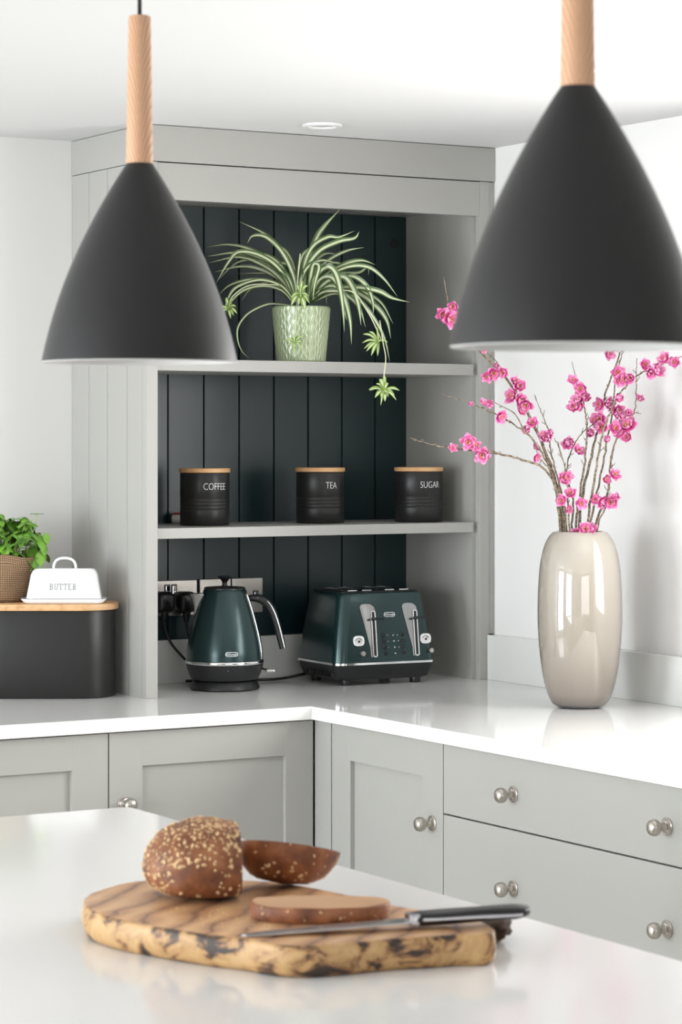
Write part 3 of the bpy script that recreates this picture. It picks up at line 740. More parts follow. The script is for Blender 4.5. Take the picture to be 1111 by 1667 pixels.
# tall sprig and drooping sprig at the right
tube(bs_, spline([Vector((.055, 0, .10)), Vector((.072, -.01, .16)), Vector((.080, -.01, .205))], 5), .0013, 6)
for q in range(5): cup_leaf(b, Vector((.080, -.01, .205)), Vector((math.cos(q*1.3), math.sin(q*1.3), .2)), Vector((0, 0, 1)), .018, .009, curl=.2)
for (x, z, l) in ((.088, .105, .036), (.076, .095, .034), (.098, .125, .030), (.104, .150, .028), (.064, .088, .030)):
    cup_leaf(b, Vector((x, -.03, z+.012)), Vector((.25, -.35, -1)), Vector((0.2, -1, .3)), l, l*.68, cup=-.3, curl=.1)
obj('leaves', b, M_basil, bz, world=False, smooth=True); obj('stems', bs_, M_stemg, bz, world=False, smooth=True)

# ------------------------------------------------------------------ spider plant
SZ = 6.26
sp_ = thing('spider_plant', 'variegated spider plant with hanging plantlets in a pale green pot on the top shelf', 'plant', XZ((490.5-CX)/FPX*SZ, SZ, 1.7095), -YAW)
ssc = SZ/FPX
M_pot = material('pale_green_glaze', (.42, .50, .32), .12, coat=.6)
nt = M_pot.node_tree; ca = nt.nodes.new('ShaderNodeVertexColor'); ca.layer_name = 'relief'
rp = ramp(nt, [(0, (.34, .43, .24)), (1, (.66, .66, .48))]); nt.links.new(ca.outputs['Color'], rp.inputs['Fac']); nt.links.new(rp.outputs['Color'], nt.nodes['Principled BSDF'].inputs['Base Color'])
def pot_bm():
    b = bmesh.new(); cl = b.loops.layers.color.new('relief'); n = 384; nz = 44; Hp = .134; K = 46; val = {}
    rings = []
    for i in range(nz+1):
        q = i/nz; z = Hp*q; r = .0585+.0125*q; row = []
        for k in range(n):
            th = 2*PI*k/n; m = 0
            c = th/(2*PI)*K
            for g in (math.floor(c)-1, math.floor(c), math.floor(c)+1, math.floor(c)+2):
                sgn = 1 if g % 2 == 0 else -1
                pos = g+.21*sgn*math.sin(z*250+.9*math.sin(g*2.1))
                dd = abs(c-pos); m = max(m, math.exp(-(dd/.14)**2))
            if q > .97: m *= .2
            v = b.verts.new(((r+.0013*m)*math.cos(th), (r+.0013*m)*math.sin(th), z)); val[v] = m; row.append(v)
        rings.append(row)
    for i in range(nz):
        for k in range(n):
            f = b.faces.new((rings[i][k], rings[i][(k+1) % n], rings[i+1][(k+1) % n], rings[i+1][k]))
            for lp in f.loops: m = val[lp.vert]; lp[cl] = (m, m, m, 1)
    b.faces.new(rings[0][::-1])
    inn = [b.verts.new((.067*math.cos(2*PI*k/n), .067*math.sin(2*PI*k/n), Hp)) for k in range(n)]
    low = [b.verts.new((.064*math.cos(2*PI*k/n), .064*math.sin(2*PI*k/n), Hp-.02)) for k in range(n)]
    for A, Bq in ((rings[-1], inn), (inn, low)):
        for k in range(n): b.faces.new((A[k], A[(k+1) % n], Bq[(k+1) % n], Bq[k]))
    return b
obj('pot', pot_bm(), M_pot, sp_, world=False, smooth=True)
obj('soil', lathe(bmesh.new(), [(.0635, .112), (.03, .118), (.001, .12)], 32), material('dark_soil', (.03, .022, .016), 1), sp_, world=False)
def striped(name, edge, mid, midw=.34):
    m = material(name, edge, .35); nt = m.node_tree; b = nt.nodes['Principled BSDF']
    uv = nt.nodes.new('ShaderNodeUVMap'); sx = nt.nodes.new('ShaderNodeSeparateXYZ'); nt.links.new(uv.outputs['UV'], sx.inputs[0])
    sb = nt.nodes.new('ShaderNodeMath'); sb.operation = 'SUBTRACT'; sb.inputs[1].default_value = .5; nt.links.new(sx.outputs['X'], sb.inputs[0])
    ab = nt.nodes.new('ShaderNodeMath'); ab.operation = 'ABSOLUTE'; nt.links.new(sb.outputs[0], ab.inputs[0])
    r = ramp(nt, [(0, mid), (midw*.5, mid), (midw*.5+.05, edge), (1, edge)]); nt.links.new(ab.outputs[0], r.inputs['Fac']); nt.links.new(r.outputs['Color'], b.inputs['Base Color'])
    return m
M_var = striped('variegated_leaf', (.085, .15, .045), (.66, .70, .47), .36)
M_pup = striped('plantlet_leaf', (.22, .34, .07), (.66, .74, .42), .3)
def strap_leaf(bm, pts3, width, facing=Vector((0, -1, .35)), fold=.28):
    uvl = bm.loops.layers.uv.verify(); pts_ = spline(pts3, 6); n = len(pts_); g = []
    for i, p in enumerate(pts_):
        q = i/(n-1); t_ = (pts_[min(i+1, n-1)]-pts_[max(i-1, 0)]).normalized()
        wd = width*(.55+.45*math.sin(PI*min(q*1.25, .5))) * (1 if q < .55 else max(.03, 1-((q-.55)/.45)**1.6))
        side = t_.cross(facing); side = side.normalized() if side.length > 1e-4 else Vector((1, 0, 0)); nn = side.cross(t_).normalized()
        g.append([(bm.verts.new(p+side*wd*.5*x+nn*fold*wd*abs(x)), (x+1)/2, q) for x in (-1, -.5, 0, .5, 1)])
    for i in range(n-1):
        for j in range(4):
            vs = (g[i][j], g[i][j+1], g[i+1][j+1], g[i+1][j]); f = bm.faces.new([v[0] for v in vs])
            for lp, v in zip(f.loops, vs): lp[uvl].uv = (v[1], v[2])
def sl(x, y, d=0):                                           # zoomed photo -> local point, d = toward the camera
    u = 300+x/2.777; v = 320+y/2.777; k = (SZ-d)/FPX
    X = (u-CX)*k-(490.5-CX)*ssc; return Vector((X, -d, HC-(v-HOR)*k-1.7095))
leaves = [
 ([(500, 470), (470, 350), (420, 290), (350, 262), (280, 268)], 12, -.05), ([(515, 470), (500, 330), (470, 260), (430, 225), (395, 215)], 11, -.05), ([(545, 470), (560, 360), (590, 300), (640, 260), (700, 262)], 12, -.05), ([(560, 475), (640, 430), (720, 440), (790, 500), (820, 590)], 14, .05), ([(500, 475), (430, 400), (370, 390), (300, 420), (260, 470)], 10, -.03),
 ([(510, 470), (500, 380), (455, 270), (380, 180), (248, 112)], 13, .02), ([(512, 470), (490, 350), (440, 250), (370, 185), (310, 180), (285, 212)], 15, .03),
 ([(500, 470), (480, 380), (420, 300), (300, 240), (200, 218), (105, 228)], 12, -.03), ([(505, 475), (470, 370), (390, 300), (260, 255), (105, 270)], 15, .04),
 ([(500, 475), (450, 390), (370, 320), (250, 275), (110, 300)], 14, .0), ([(505, 475), (440, 340), (350, 270), (250, 252), (200, 300), (145, 390)], 15, .07),
 ([(495, 470), (430, 380), (340, 330), (250, 318), (135, 342)], 12, -.04), ([(500, 475), (440, 405), (340, 378), (240, 410), (200, 460), (180, 520)], 11, .05),
 ([(490, 475), (440, 425), (360, 405), (270, 425), (210, 480), (188, 530)], 11, .03), ([(485, 475), (410, 395), (310, 375), (210, 400), (155, 445)], 10, -.02),
 ([(500, 470), (460, 370), (400, 320), (330, 290), (240, 300), (150, 380)], 12, -.05), ([(505, 470), (450, 330), (380, 270), (300, 265), (230, 262)], 13, .02),
 ([(495, 495), (430, 487), (370, 490), (290, 530), (245, 590), (243, 650), (262, 700), (295, 732)], 7, .08),
 ([(540, 470), (560, 300), (600, 190), (640, 130), (705, 58)], 18, -.04), ([(535, 470), (540, 330), (580, 230), (650, 185), (700, 185), (770, 155)], 15, .02),
 ([(540, 470), (550, 340), (610, 250), (700, 205), (770, 190), (792, 158)], 17, .03), ([(545, 470), (590, 350), (660, 285), (740, 245), (815, 230)], 12, -.03),
 ([(555, 470), (620, 370), (720, 310), (800, 290), (865, 308)], 15, .0), ([(560, 470), (640, 370), (740, 320), (830, 320), (900, 370), (965, 452)], 14, .04),
 ([(560, 475), (590, 370), (650, 320), (690, 360), (715, 480), (725, 612)], 19, .08), ([(565, 475), (610, 380), (670, 370), (720, 450), (750, 560), (757, 668)], 18, .07),
 ([(570, 475), (640, 390), (720, 365), (765, 420), (790, 500), (800, 582)], 20, .06), ([(570, 475), (660, 390), (750, 360), (820, 400), (852, 470), (856, 535)], 15, .04),
 ([(575, 475), (660, 420), (780, 412), (880, 430), (940, 460), (1020, 478)], 17, .05), ([(575, 475), (660, 430), (770, 430), (860, 490), (915, 560), (935, 642)], 17, .03),
 ([(570, 475), (680, 425), (800, 430), (890, 480), (945, 575)], 13, -.02), ([(580, 478), (680, 440), (780, 460), (850, 540), (905, 640), (930, 745)], 12, .06),
 ([(560, 475), (570, 380), (585, 310), (610, 320), (590, 400), (582, 470)], 14, .07), ([(515, 460), (490, 360), (470, 300), (440, 270)], 14, -.03),
 ([(550, 475), (600, 400), (690, 350), (790, 345), (830, 320), (835, 355)], 10, -.05), ([(520, 460), (515, 350), (540, 260), (600, 220)], 13, -.02),
 ([(525, 465), (530, 380), (560, 320), (620, 290), (690, 300)], 14, .02), ([(520, 465), (505, 380), (480, 320), (430, 300), (370, 320)], 12, .01),
 ([(560, 470), (640, 410), (700, 420), (720, 500), (735, 560)], 13, .05), ([(530, 470), (545, 380), (600, 320), (680, 300), (760, 320)], 14, -.03),
 ([(510, 470), (480, 420), (440, 390), (380, 350), (245, 348)], 9, -.05), ([(525, 460), (560, 400), (610, 390), (640, 440), (645, 490)], 12, -.04)]
b = bmesh.new()
for pl, wd, dep in leaves:
    n_ = len(pl); strap_leaf(b, [sl(x, y, dep*(i/(n_-1))**.8+.0) for i, (x, y) in enumerate(pl)], wd*1.3/2.777*ssc*1.25)
obj('leaves', b, M_var, sp_, world=False, smooth=True)
M_run = material('cream_runner', (.70, .72, .48), .5)
runs = [[(520, 440, .02), (512, 470, .06), (505, 560, .077), (499, 650, .078)], [(510, 420, .03), (518, 330, .05), (525, 258, .06)],
        [(640, 430, .03), (760, 430, .06), (830, 520, .08), (880, 620, .09), (893, 655, .09)], [(885, 560, .08), (900, 660, .1), (912, 730, .125), (905, 800, .13), (904, 860, .13)],
        [(440, 400, .03), (300, 400, .06), (220, 450, .07), (200, 500, .07)]]
b = bmesh.new()
for r_ in runs: tube(b, spline([sl(*p) for p in r_], 6), .0014, 6)
obj('runners', b, M_run, sp_, world=False, smooth=True)
def PL(x, y, d, size, specs):
    size *= 1.12
    b = bmesh.new(); c = sl(x, y, d)
    rp_ = random.Random(int(x)); specs = specs+[(rp_.uniform(0, 360), rp_.uniform(.5, 1), rp_.uniform(.7, 1.1), rp_.uniform(-.5, .1)) for _ in range(4)]
    for a, l, w_, tz in specs:
        a = math.radians(a); e = Vector((math.cos(a), tz, math.sin(a)))*size*l
        m = c+e*.55+Vector((0, -.004, .003))
        strap_leaf(b, [c, m, c+e+Vector((0, 0, -.004*l))], .0066*w_, facing=Vector((0, -1, .2)))
    obj('plantlet', b, M_pup, sp_, world=False, smooth=True)
PL(524, 440, .065, .030, [(200, .7, 1.3, -.2), (230, 1, 1.6, -.3), (262, .75, 1.5, -.3), (290, 1.1, 1.8, -.3), (320, .9, 1.2, -.2), (80, 1.1, 1.1, 0), (110, .8, 1, 0), (50, .9, 1.2, 0)])
PL(499, 660, .080, .026, [(160, .9, .7, 0), (200, .7, .5, -.2), (75, .9, 1, 0), (40, .8, .8, 0), (0, .7, .6, -.2), (325, .7, .7, -.2), (265, .5, .8, -.3), (100, .5, .8, 0)])
PL(880, 655, .09, .036, [(150, 1.1, 1, 0), (180, 1, .9, -.2), (215, .9, 1.3, -.2), (240, .9, 1.3, -.3), (265, .8, 1.2, 0), (130, .9, .9, .1), (0, .2, .6, 0)])
PL(904, 875, .13, .032, [(172, 1.05, 1.2, 0), (5, 1.05, 1.2, 0), (340, .75, 1.1, -.3), (110, .9, 1.5, 0), (88, 1.1, 1.4, .1), (215, .75, 1.5, -.3), (250, .6, 1.4, -.4), (275, .7, 1.5, -.3), (305, .5, 1.2, -.4), (60, .6, 1.2, 0)])
PL(200, 505, .07, .030, [(100, .9, 1.3, 0), (60, .5, 1.3, 0), (310, .6, 1.2, 0), (335, .7, 1.2, 0), (285, .7, 1.2, -.2), (180, .8, 1.2, 0), (220, .8, 1.2, 0)])

# ------------------------------------------------------------------ vase
VZ = 5.77; vX = (944.5-CX)/FPX*VZ; vp = XZ(vX, VZ, WT)
vs_ = thing('vase', 'tall glossy taupe glass vase on the worktop right of the shelf cabinet', 'vase', vp, 0)
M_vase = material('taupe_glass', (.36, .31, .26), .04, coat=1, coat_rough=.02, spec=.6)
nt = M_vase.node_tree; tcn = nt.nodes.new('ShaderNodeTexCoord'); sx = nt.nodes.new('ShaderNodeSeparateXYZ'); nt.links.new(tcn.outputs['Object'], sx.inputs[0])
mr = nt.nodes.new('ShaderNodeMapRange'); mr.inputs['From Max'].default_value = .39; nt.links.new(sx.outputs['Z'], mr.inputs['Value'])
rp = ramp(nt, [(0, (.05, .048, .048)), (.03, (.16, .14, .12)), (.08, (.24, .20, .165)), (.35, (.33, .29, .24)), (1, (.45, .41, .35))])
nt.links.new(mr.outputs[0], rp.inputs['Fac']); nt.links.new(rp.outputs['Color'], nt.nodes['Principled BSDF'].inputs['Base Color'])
vk = 4.605e-4
vprof = [(.03, .0), (100*vk, .001), (125*vk, .0055), (140*vk, .0125), (167*vk, .044), (188*vk, .090), (203*vk, .159), (206.5*vk, .225), (200*vk, .297), (187*vk, .340), (170*vk, .367), (152*vk, .383), (138*vk, .391), (128*vk, .3945), (119*vk, .394), (114*vk, .390)]
pp = spline([(r, 0, z) for r, z in vprof], 5)
prof = [(p.x, p.z) for p in pp] + [(.048, .37), (.05, .33), (.05, .28)]
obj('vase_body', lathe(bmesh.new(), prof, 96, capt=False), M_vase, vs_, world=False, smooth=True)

# ------------------------------------------------------------------ blossom branches
M_twig = material('twig_bark', (.16, .115, .075), .85, bump=(400, .6))
nt = M_twig.node_tree
n = nt.nodes.new('ShaderNodeTexNoise'); n.inputs['Scale'].default_value = 220; tcn = nt.nodes.new('ShaderNodeTexCoord'); nt.links.new(tcn.outputs['Object'], n.inputs['Vector'])
rp = ramp(nt, [(.4, (.11, .075, .05)), (.65, (.36, .29, .21))]); nt.links.new(n.outputs['Fac'], rp.inputs['Fac']); nt.links.new(rp.outputs['Color'], nt.nodes['Principled BSDF'].inputs['Base Color'])
M_petal = material('pink_petal', (.82, .17, .46), .55)
nt = M_petal.node_tree; uvn = nt.nodes.new('ShaderNodeUVMap'); sx = nt.nodes.new('ShaderNodeSeparateXYZ'); nt.links.new(uvn.outputs['UV'], sx.inputs[0])
rp = ramp(nt, [(0, (.90, .50, .48)), (.22, (.70, .06, .28)), (.55, (.82, .17, .46)), (1, (.93, .48, .70))]); nt.links.new(sx.outputs['Y'], rp.inputs['Fac']); nt.links.new(rp.outputs['Color'], nt.nodes['Principled BSDF'].inputs['Base Color'])
M_stamen = material('yellow_stamen', (.80, .62, .22), .6)
M_calyx = material('calyx', (.45, .36, .14), .6)
def blossom_mesh(seed, openness):
    r_ = random.Random(seed); b = bmesh.new(); uvl = b.loops.layers.uv.new('UVMap')
    for layer in (0, 1):
        for k in range(5):
            a = 2*PI*k/5+layer*.6+r_.uniform(-.15, .15); L_ = (1-.22*layer)*r_.uniform(.9, 1.1); lift = openness+layer*.35+r_.uniform(-.12, .12)
            d = Vector((math.cos(a)*math.cos(lift), math.sin(a)*math.cos(lift), math.sin(lift))); sd = Vector((-math.sin(a), math.cos(a), 0)); nn = d.cross(sd)
            R_ = 6; g = []
            for i in range(R_+1):
                q = i/R_; wd = .42*math.sin(PI*(.08+.82*q))**.75
                row = []
                for j in range(-2, 3):
                    x = j/2; ruff = .07*math.sin(7*q+3*x+seed+k)*q
                    row.append((b.verts.new(d*L_*(q-.08*x*x*q)+sd*wd*x+nn*(-.25*q*q-.16*x*x*q-ruff)*(-1)), q))
                g.append(row)
            for i in range(R_):
                for j in range(4):
                    vs = (g[i][j], g[i][j+1], g[i+1][j+1], g[i+1][j]); f = b.faces.new([v[0] for v in vs]); f.material_index = 0
                    for lp, v in zip(f.loops, vs): lp[uvl].uv = (.5, v[1])
    for k in range(12):
        a = r_.uniform(0, 2*PI); l_ = r_.uniform(.3, .5); e = Vector((math.cos(a)*.22, math.sin(a)*.22, l_))
        tube(b, [Vector((0, 0, 0)), e*.6, e], .018, 4, mi=1)
        bb_ = bmesh.new(); bmesh.ops.create_icosphere(bb_, subdivisions=1, radius=.045, matrix=Matrix.Translation(e)); merge(b, bb_, mi=1)
    lathe(b, [(.03, -.28), (.10, -.2), (.16, -.05), (.1, .03)], 8, mi=2)
    me = bpy.data.meshes.new('blossom'); b.to_mesh(me); b.free()
    for m in (M_petal, M_stamen, M_calyx): me.materials.append(m)
    for p in me.polygons: p.use_smooth = True
    return me
BM = [blossom_mesh(k, op) for k, op in enumerate((.05, .2, .5, .12, .8, .3))]
br_rnd = random.Random(11)
def zbr(x, y, dz): return at(640+x/2.359, 420+y/2.359, VZ+dz)
def branch(pts_, r0, label, blossoms, d0=0, d1=0, twigs=(), spurs=10):
    n_ = len(pts_); P = []
    for i, (x, y) in enumerate(pts_): P.append(zbr(x, y, d0+(d1-d0)*i/(n_-1)))
    foot = vp+Vector(((P[0]-vp).x*.55, (P[0]-vp).y*.55, .21))
    o = thing('blossom_branch', label, 'branch', (foot.x, foot.y, foot.z), 0, 'pink blossom branches in the vase')
    sm = spline([foot]+P, 7); 
    for i in range(8, len(sm)-1):
        sm[i] = sm[i]+Vector((br_rnd.uniform(-1, 1), br_rnd.uniform(-1, 1), br_rnd.uniform(-1, 1)))*.0016
    b = bmesh.new(); tube(b, sm, [r0*.8, r0*.8, r0*.66, r0*.52, r0*.38, r0*.2], 8)
    for tw in twigs:
        q = [zbr(x, y, d0+(d1-d0)*.6) for x, y in tw]; ts = spline(q, 5); tube(b, ts, [r0*.42, r0*.15], 6); sm += ts[3:]
    for k in range(spurs):
        i = br_rnd.randrange(12, len(sm)-2); p = sm[i]; t_ = (sm[i+1]-sm[i-1]).normalized()
        sd = (t_.cross(Vector((br_rnd.uniform(-1, 1), br_rnd.uniform(-1, 1), br_rnd.uniform(-1, 1))))).normalized()
        l_ = br_rnd.uniform(.006, .018); e = p+(t_*.8+sd*.6).normalized()*l_
        tube(b, [p, p.lerp(e, .6)+sd*.0012, e], [.0011, .0006], 5)
    obj('stem', b, M_twig, o, smooth=True)
    extra = [(x+br_rnd.choice((-1, 1))*br_rnd.uniform(14, 24), y+br_rnd.uniform(-20, 20), s_*.8) for x, y, s_ in blossoms if s_ > 1.05 and br_rnd.random() < .7]
    for (x, y, s_) in list(blossoms)+extra:
        c = zbr(x, y, 0)
        # nearest stem point decides the depth
        best = min(sm[9:], key=lambda p: ((p-c)-FW*(p-c).dot(FW)).length)
        dep = (best-Vector((0, 0, HC))).dot(FW)-.008; c = at(640+x/2.359, 420+y/2.359, dep)
        f = bpy.data.objects.new('blossom', BM[br_rnd.randrange(6)]); C.objects.link(f); f.parent = o
        aim = (Vector((-FW.x, -FW.y, 0))+RT*br_rnd.uniform(-.9, .9)+Vector((0, 0, br_rnd.uniform(-.5, .9)))).normalized()
        f.location = c-o.location; f.rotation_euler = (aim.to_track_quat('Z', 'Y').to_matrix() @ Matrix.Rotation(br_rnd.uniform(0, 6), 3, 'Z')).to_euler()
        sc_ = s_*.0165; f.scale = (sc_, sc_, sc_)
    return o
branch([(655, 1050), (635, 900), (575, 805), (480, 770), (375, 745), (270, 735), (160, 718), (65, 690)], .0042,
       'lowest blossom branch, reaching far left in front of the shelf cabinet towards the sugar canister', [(230, 730, .7), (290, 705, 1.25), (312, 722, 1.0), (345, 755, 1.3)], 0, -.12)
branch([(662, 1050), (645, 920), (600, 800), (540, 700), (480, 650), (385, 595), (315, 565), (180, 520)], .0038,
       'second lowest blossom branch leaning left, ending in a bare tip above the sugar canister', [(298, 555, .75), (345, 560, .8), (365, 557, .8), (410, 607, 1.15)], .02, -.06, [((505, 665), (470, 600), (420, 570), (370, 545))])
branch([(645, 1050), (628, 880), (600, 780), (545, 650), (505, 575), (450, 480), (400, 425), (330, 355), (262, 290), (220, 210), (205, 130), (195, 70)], .0048,
       'longest blossom branch, leaning left behind the right pendant with its tip showing beyond', [(385, 440, 1.2), (425, 440, .9), (400, 415, .8), (482, 495, 1.25), (463, 535, 1.35), (513, 560, 1.3), (492, 592, .8), (515, 650, 1.2), (215, 232, 1.45), (233, 185, 1.0), (350, 352, .6)], -.01, .05, [((430, 460), (400, 400), (345, 352))])
branch([(668, 1050), (655, 930), (620, 800), (600, 700), (595, 650), (570, 590), (545, 525)], .003,
       'short blossom branch with a bare upright tip between the left branches and the centre', [(595, 700, 1.25), (578, 682, .8), (612, 676, .9), (545, 730, .8), (550, 765, .8)], -.02, .02, [((590, 800), (560, 760), (545, 720))])
branch([(680, 1050), (672, 930), (665, 830), (640, 740), (620, 690)], .0028,
       'low blossom branch with clusters just above the centre of the vase', [(645, 855, 1.3), (650, 930, 1.0), (685, 905, 1.0), (672, 965, .8), (722, 942, 1.0)], -.03, -.01)
branch([(690, 1050), (690, 930), (668, 830), (690, 730), (740, 660), (800, 620)], .003,
       'blossom branch curving right from the middle with a cluster at its bend', [(662, 715, 1.1), (690, 718, 1.15), (712, 742, 1.0), (675, 705, .8)], .03, .02, [((668, 830), (650, 760), (632, 705))])
branch([(705, 1050), (715, 930), (738, 780), (745, 650), (735, 570), (708, 480), (688, 400)], .0036,
       'upright blossom branch in the centre, the one ending in a thin tip below the pendant', [(692, 470, .9), (725, 503, 1.2), (745, 545, .9), (712, 550, 1.2), (700, 575, 1.2)], 0, .03)
branch([(715, 1050), (730, 900), (768, 740), (800, 610), (820, 510), (865, 390), (895, 320), (915, 270)], .0042,
       'tall blossom branch running up behind the pendant rim left of the widest cluster', [(828, 362, 1.15), (820, 560, 1.4), (795, 620, 1.25), (758, 675, 1.3), (775, 625, .8)], .02, .06)
branch([(745, 1050), (770, 880), (800, 700), (832, 600), (875, 515), (950, 445), (1030, 410), (1130, 372)], .0036,
       'blossom branch arching right, out of the picture below the right pendant', [(1005, 435, 1.45), (968, 412, 1.0), (1045, 388, 1.1), (1085, 402, .95), (885, 465, 1.2), (862, 530, 1.3), (915, 460, 1.0)], -.02, -.05)
branch([(755, 1050), (790, 880), (820, 720), (842, 600), (858, 450), (885, 360), (900, 280)], .0032,
       'slim upright blossom branch crossing in front of the tallest right-hand stems', [(865, 440, 1.1), (860, 585, 1.2), (808, 650, 1.2)], 0, .05)
branch([(775, 1048), (825, 905), (842, 750), (880, 660), (930, 585), (935, 490), (938, 385)], .0034,
       'rightmost upright blossom branch carrying the widest open flower', [(905, 650, 1.5), (905, 690, 1.0), (945, 545, .85), (880, 603, 1.1), (900, 600, .9), (855, 655, 1.2)], .01, .0, [((900, 625), (920, 600), (945, 590))])
branch([(785, 1045), (815, 960), (832, 850), (848, 740)], .0028,
       'short blossom branch at the right of the vase mouth with low clusters', [(835, 935, 1.3), (800, 935, 1.1), (850, 835, 1.0), (815, 852, .9), (820, 705, 1.0)], -.03, 0)
branch([(740, 1062), (752, 1040), (765, 1020)], .0022,
       'tiny blossom sprig resting on the rim in the vase mouth', [(708, 1052, .9), (738, 1040, 1.2), (765, 1045, 1.0)], -.035, -.045, spurs=0)

# ------------------------------------------------------------------ serving board, bread, knife
BT = .957
top_px = [(135, 1468), (141, 1457), (165, 1446), (200, 1437), (240, 1432), (300, 1430), (350, 1432), (400, 1432), (450, 1436), (516, 1445), (570, 1456), (635, 1472), (710, 1484), (780, 1498), (803, 1508),
          (806, 1516), (796, 1520), (745, 1521), (696, 1525), (640, 1528), (588, 1533), (540, 1537.5), (500, 1539.5), (450, 1537.5), (394, 1528), (340, 1522), (284, 1514), (230, 1504), (175, 1493), (143, 1480)]
ol = [on_z(u, v, BT) for u, v in top_px]; ol = spline(ol+[ol[0]], 5)[:-1]
cen = sum(ol, Vector())/len(ol)
lo = []; hi = []
for i, p in enumerate(ol):
    out = (p-cen); out.z = 0; out.normalize(); wv_ = .003*math.sin(i*.35)+.002*math.sin(i*.9+1)
    hi.append((p+out*wv_*.3, out, wv_))
bdt = thing('serving_board', 'rustic live edge wooden board with dark bark marks lying on the island', 'serving board', (cen.x, cen.y, WT))
loops = []
for dz, inset in ((.0005, .006), (.003, .002), (.010, -.001), (.020, -.0015), (.030, .0), (.0345, .001), (.0365, .0035)):
    loops.append([Vector((p.x-o_v.x*(inset+wv_*(.5 if dz < .02 else .1)), p.y-o_v.y*(inset+wv_*(.5 if dz < .02 else .1)), WT+dz+.0004*math.sin(i*.5))) for i, (p, o_v, wv_) in enumerate(hi)])
b = loft(bmesh.new(), loops)
for f in b.faces: f.material_index = 0 if f.normal.z > .9 else 1
M_olive = material('olive_wood', (.5, .3, .15), .42)
nt = M_olive.node_tree; tcn = nt.nodes.new('ShaderNodeTexCoord'); mp = nt.nodes.new('ShaderNodeMapping'); mp.inputs['Scale'].default_value = (4, 9, 4); mp.inputs['Rotation'].default_value = (0, 0, .45)
nz_ = nt.nodes.new('ShaderNodeTexNoise'); nz_.inputs['Scale'].default_value = 1.3; nz_.inputs['Detail'].default_value = 3; nz_.inputs['Distortion'].default_value = 1.2
wvn = nt.nodes.new('ShaderNodeTexWave'); wvn.inputs['Scale'].default_value = 1.3; wvn.inputs['Distortion'].default_value = 5; wvn.inputs['Detail'].default_value = 3
rp = ramp(nt, [(0, (.20, .10, .05)), (.06, (.36, .19, .10)), (.3, (.43, .225, .105)), (.7, (.49, .275, .135)), (1, (.55, .32, .16))])
nt.links.new(tcn.outputs['Object'], mp.inputs['Vector']); nt.links.new(mp.outputs['Vector'], wvn.inputs['Vector']); nt.links.new(wvn.outputs['Fac'], rp.inputs['Fac']); nt.links.new(rp.outputs['Color'], nt.nodes['Principled BSDF'].inputs['Base Color'])
M_edge = material('live_edge', (.6, .4, .2), .5)
nt = M_edge.node_tree; tcn = nt.nodes.new('ShaderNodeTexCoord'); mp = nt.nodes.new('ShaderNodeMapping'); mp.inputs['Scale'].default_value = (22, 22, 30)
nz_ = nt.nodes.new('ShaderNodeTexNoise'); nz_.inputs['Scale'].default_value = 1; nz_.inputs['Detail'].default_value = 5; nz_.inputs['Roughness'].default_value = .6; nz_.inputs['Distortion'].default_value = .8
rp = ramp(nt, [(.0, (.02, .014, .01)), (.41, (.045, .028, .02)), (.46, (.26, .13, .055)), (.50, (.46, .27, .11)), (.62, (.58, .37, .17)), (.8, (.56, .38, .21))])
nt.links.new(tcn.outputs['Object'], mp.inputs['Vector']); nt.links.new(mp.outputs['Vector'], nz_.inputs['Vector']); nt.links.new(nz_.outputs['Fac'], rp.inputs['Fac']); nt.links.new(rp.outputs['Color'], nt.nodes['Principled BSDF'].inputs['Base Color'])
obj('board_slab', b, [M_olive, M_edge], bdt, smooth=True, angle=50)
# bark stub at the right end
b = bmesh.new(); bmesh.ops.create_icosphere(b, subdivisions=4, radius=1)
c = on_z(808, 1548, WT)+FW*.06
for v in b.verts:
    n_ = 1+.35*noise.noise(v.co*2.2)+.15*noise.noise(v.co*6); q = v.co*n_
    v.co = c+RT*(q.x*.020)+FW*(q.y*.055)+Vector((0, 0, .0185+max(-.018, q.z*.017)))
obj('bark_edge', b, material('dark_bark', (.07, .045, .03), .95, bump=(200, 1)), bdt, smooth=True)

M_crust = material('bread_crust', (.24, .09, .035), .55)
nt = M_crust.node_tree; tcn = nt.nodes.new('ShaderNodeTexCoord'); nz_ = nt.nodes.new('ShaderNodeTexNoise'); nz_.inputs['Scale'].default_value = 38; nz_.inputs['Detail'].default_value = 5
rp = ramp(nt, [(.3, (.10, .032, .013)), (.55, (.24, .083, .03)), (.8, (.40, .175, .075))]); nt.links.new(tcn.outputs['Object'], nz_.inputs['Vector']); nt.links.new(nz_.outputs['Fac'], rp.inputs['Fac']); nt.links.new(rp.outputs['Color'], nt.nodes['Principled BSDF'].inputs['Base Color'])
bpn = nt.nodes.new('ShaderNodeBump'); bpn.inputs['Strength'].default_value = .6; bpn.inputs['Distance'].default_value = .003; nt.links.new(nz_.outputs['Fac'], bpn.inputs['Height']); nt.links.new(bpn.outputs['Normal'], nt.nodes['Principled BSDF'].inputs['Normal'])
M_crumb = material('bread_crumb', (.50, .29, .155), .9, bump=(500, 1))
M_oat = material('oat_flake', (.66, .45, .24), .8)
def section(y, z0=0, Wd=.150, Hh=.0835, n=48):
    """closed loaf cross-section, (across, up)"""
    out = []
    for k in range(n):
        a = 2*PI*k/n; cx_ = math.cos(a); sz_ = math.sin(a)
        x = Wd/2*math.copysign(abs(cx_)**.85, cx_); z = Hh*.40+ (Hh*.60*abs(sz_)**.9 if sz_ > 0 else -Hh*.40*abs(sz_)**.55)
        out.append((x, z))
    return out
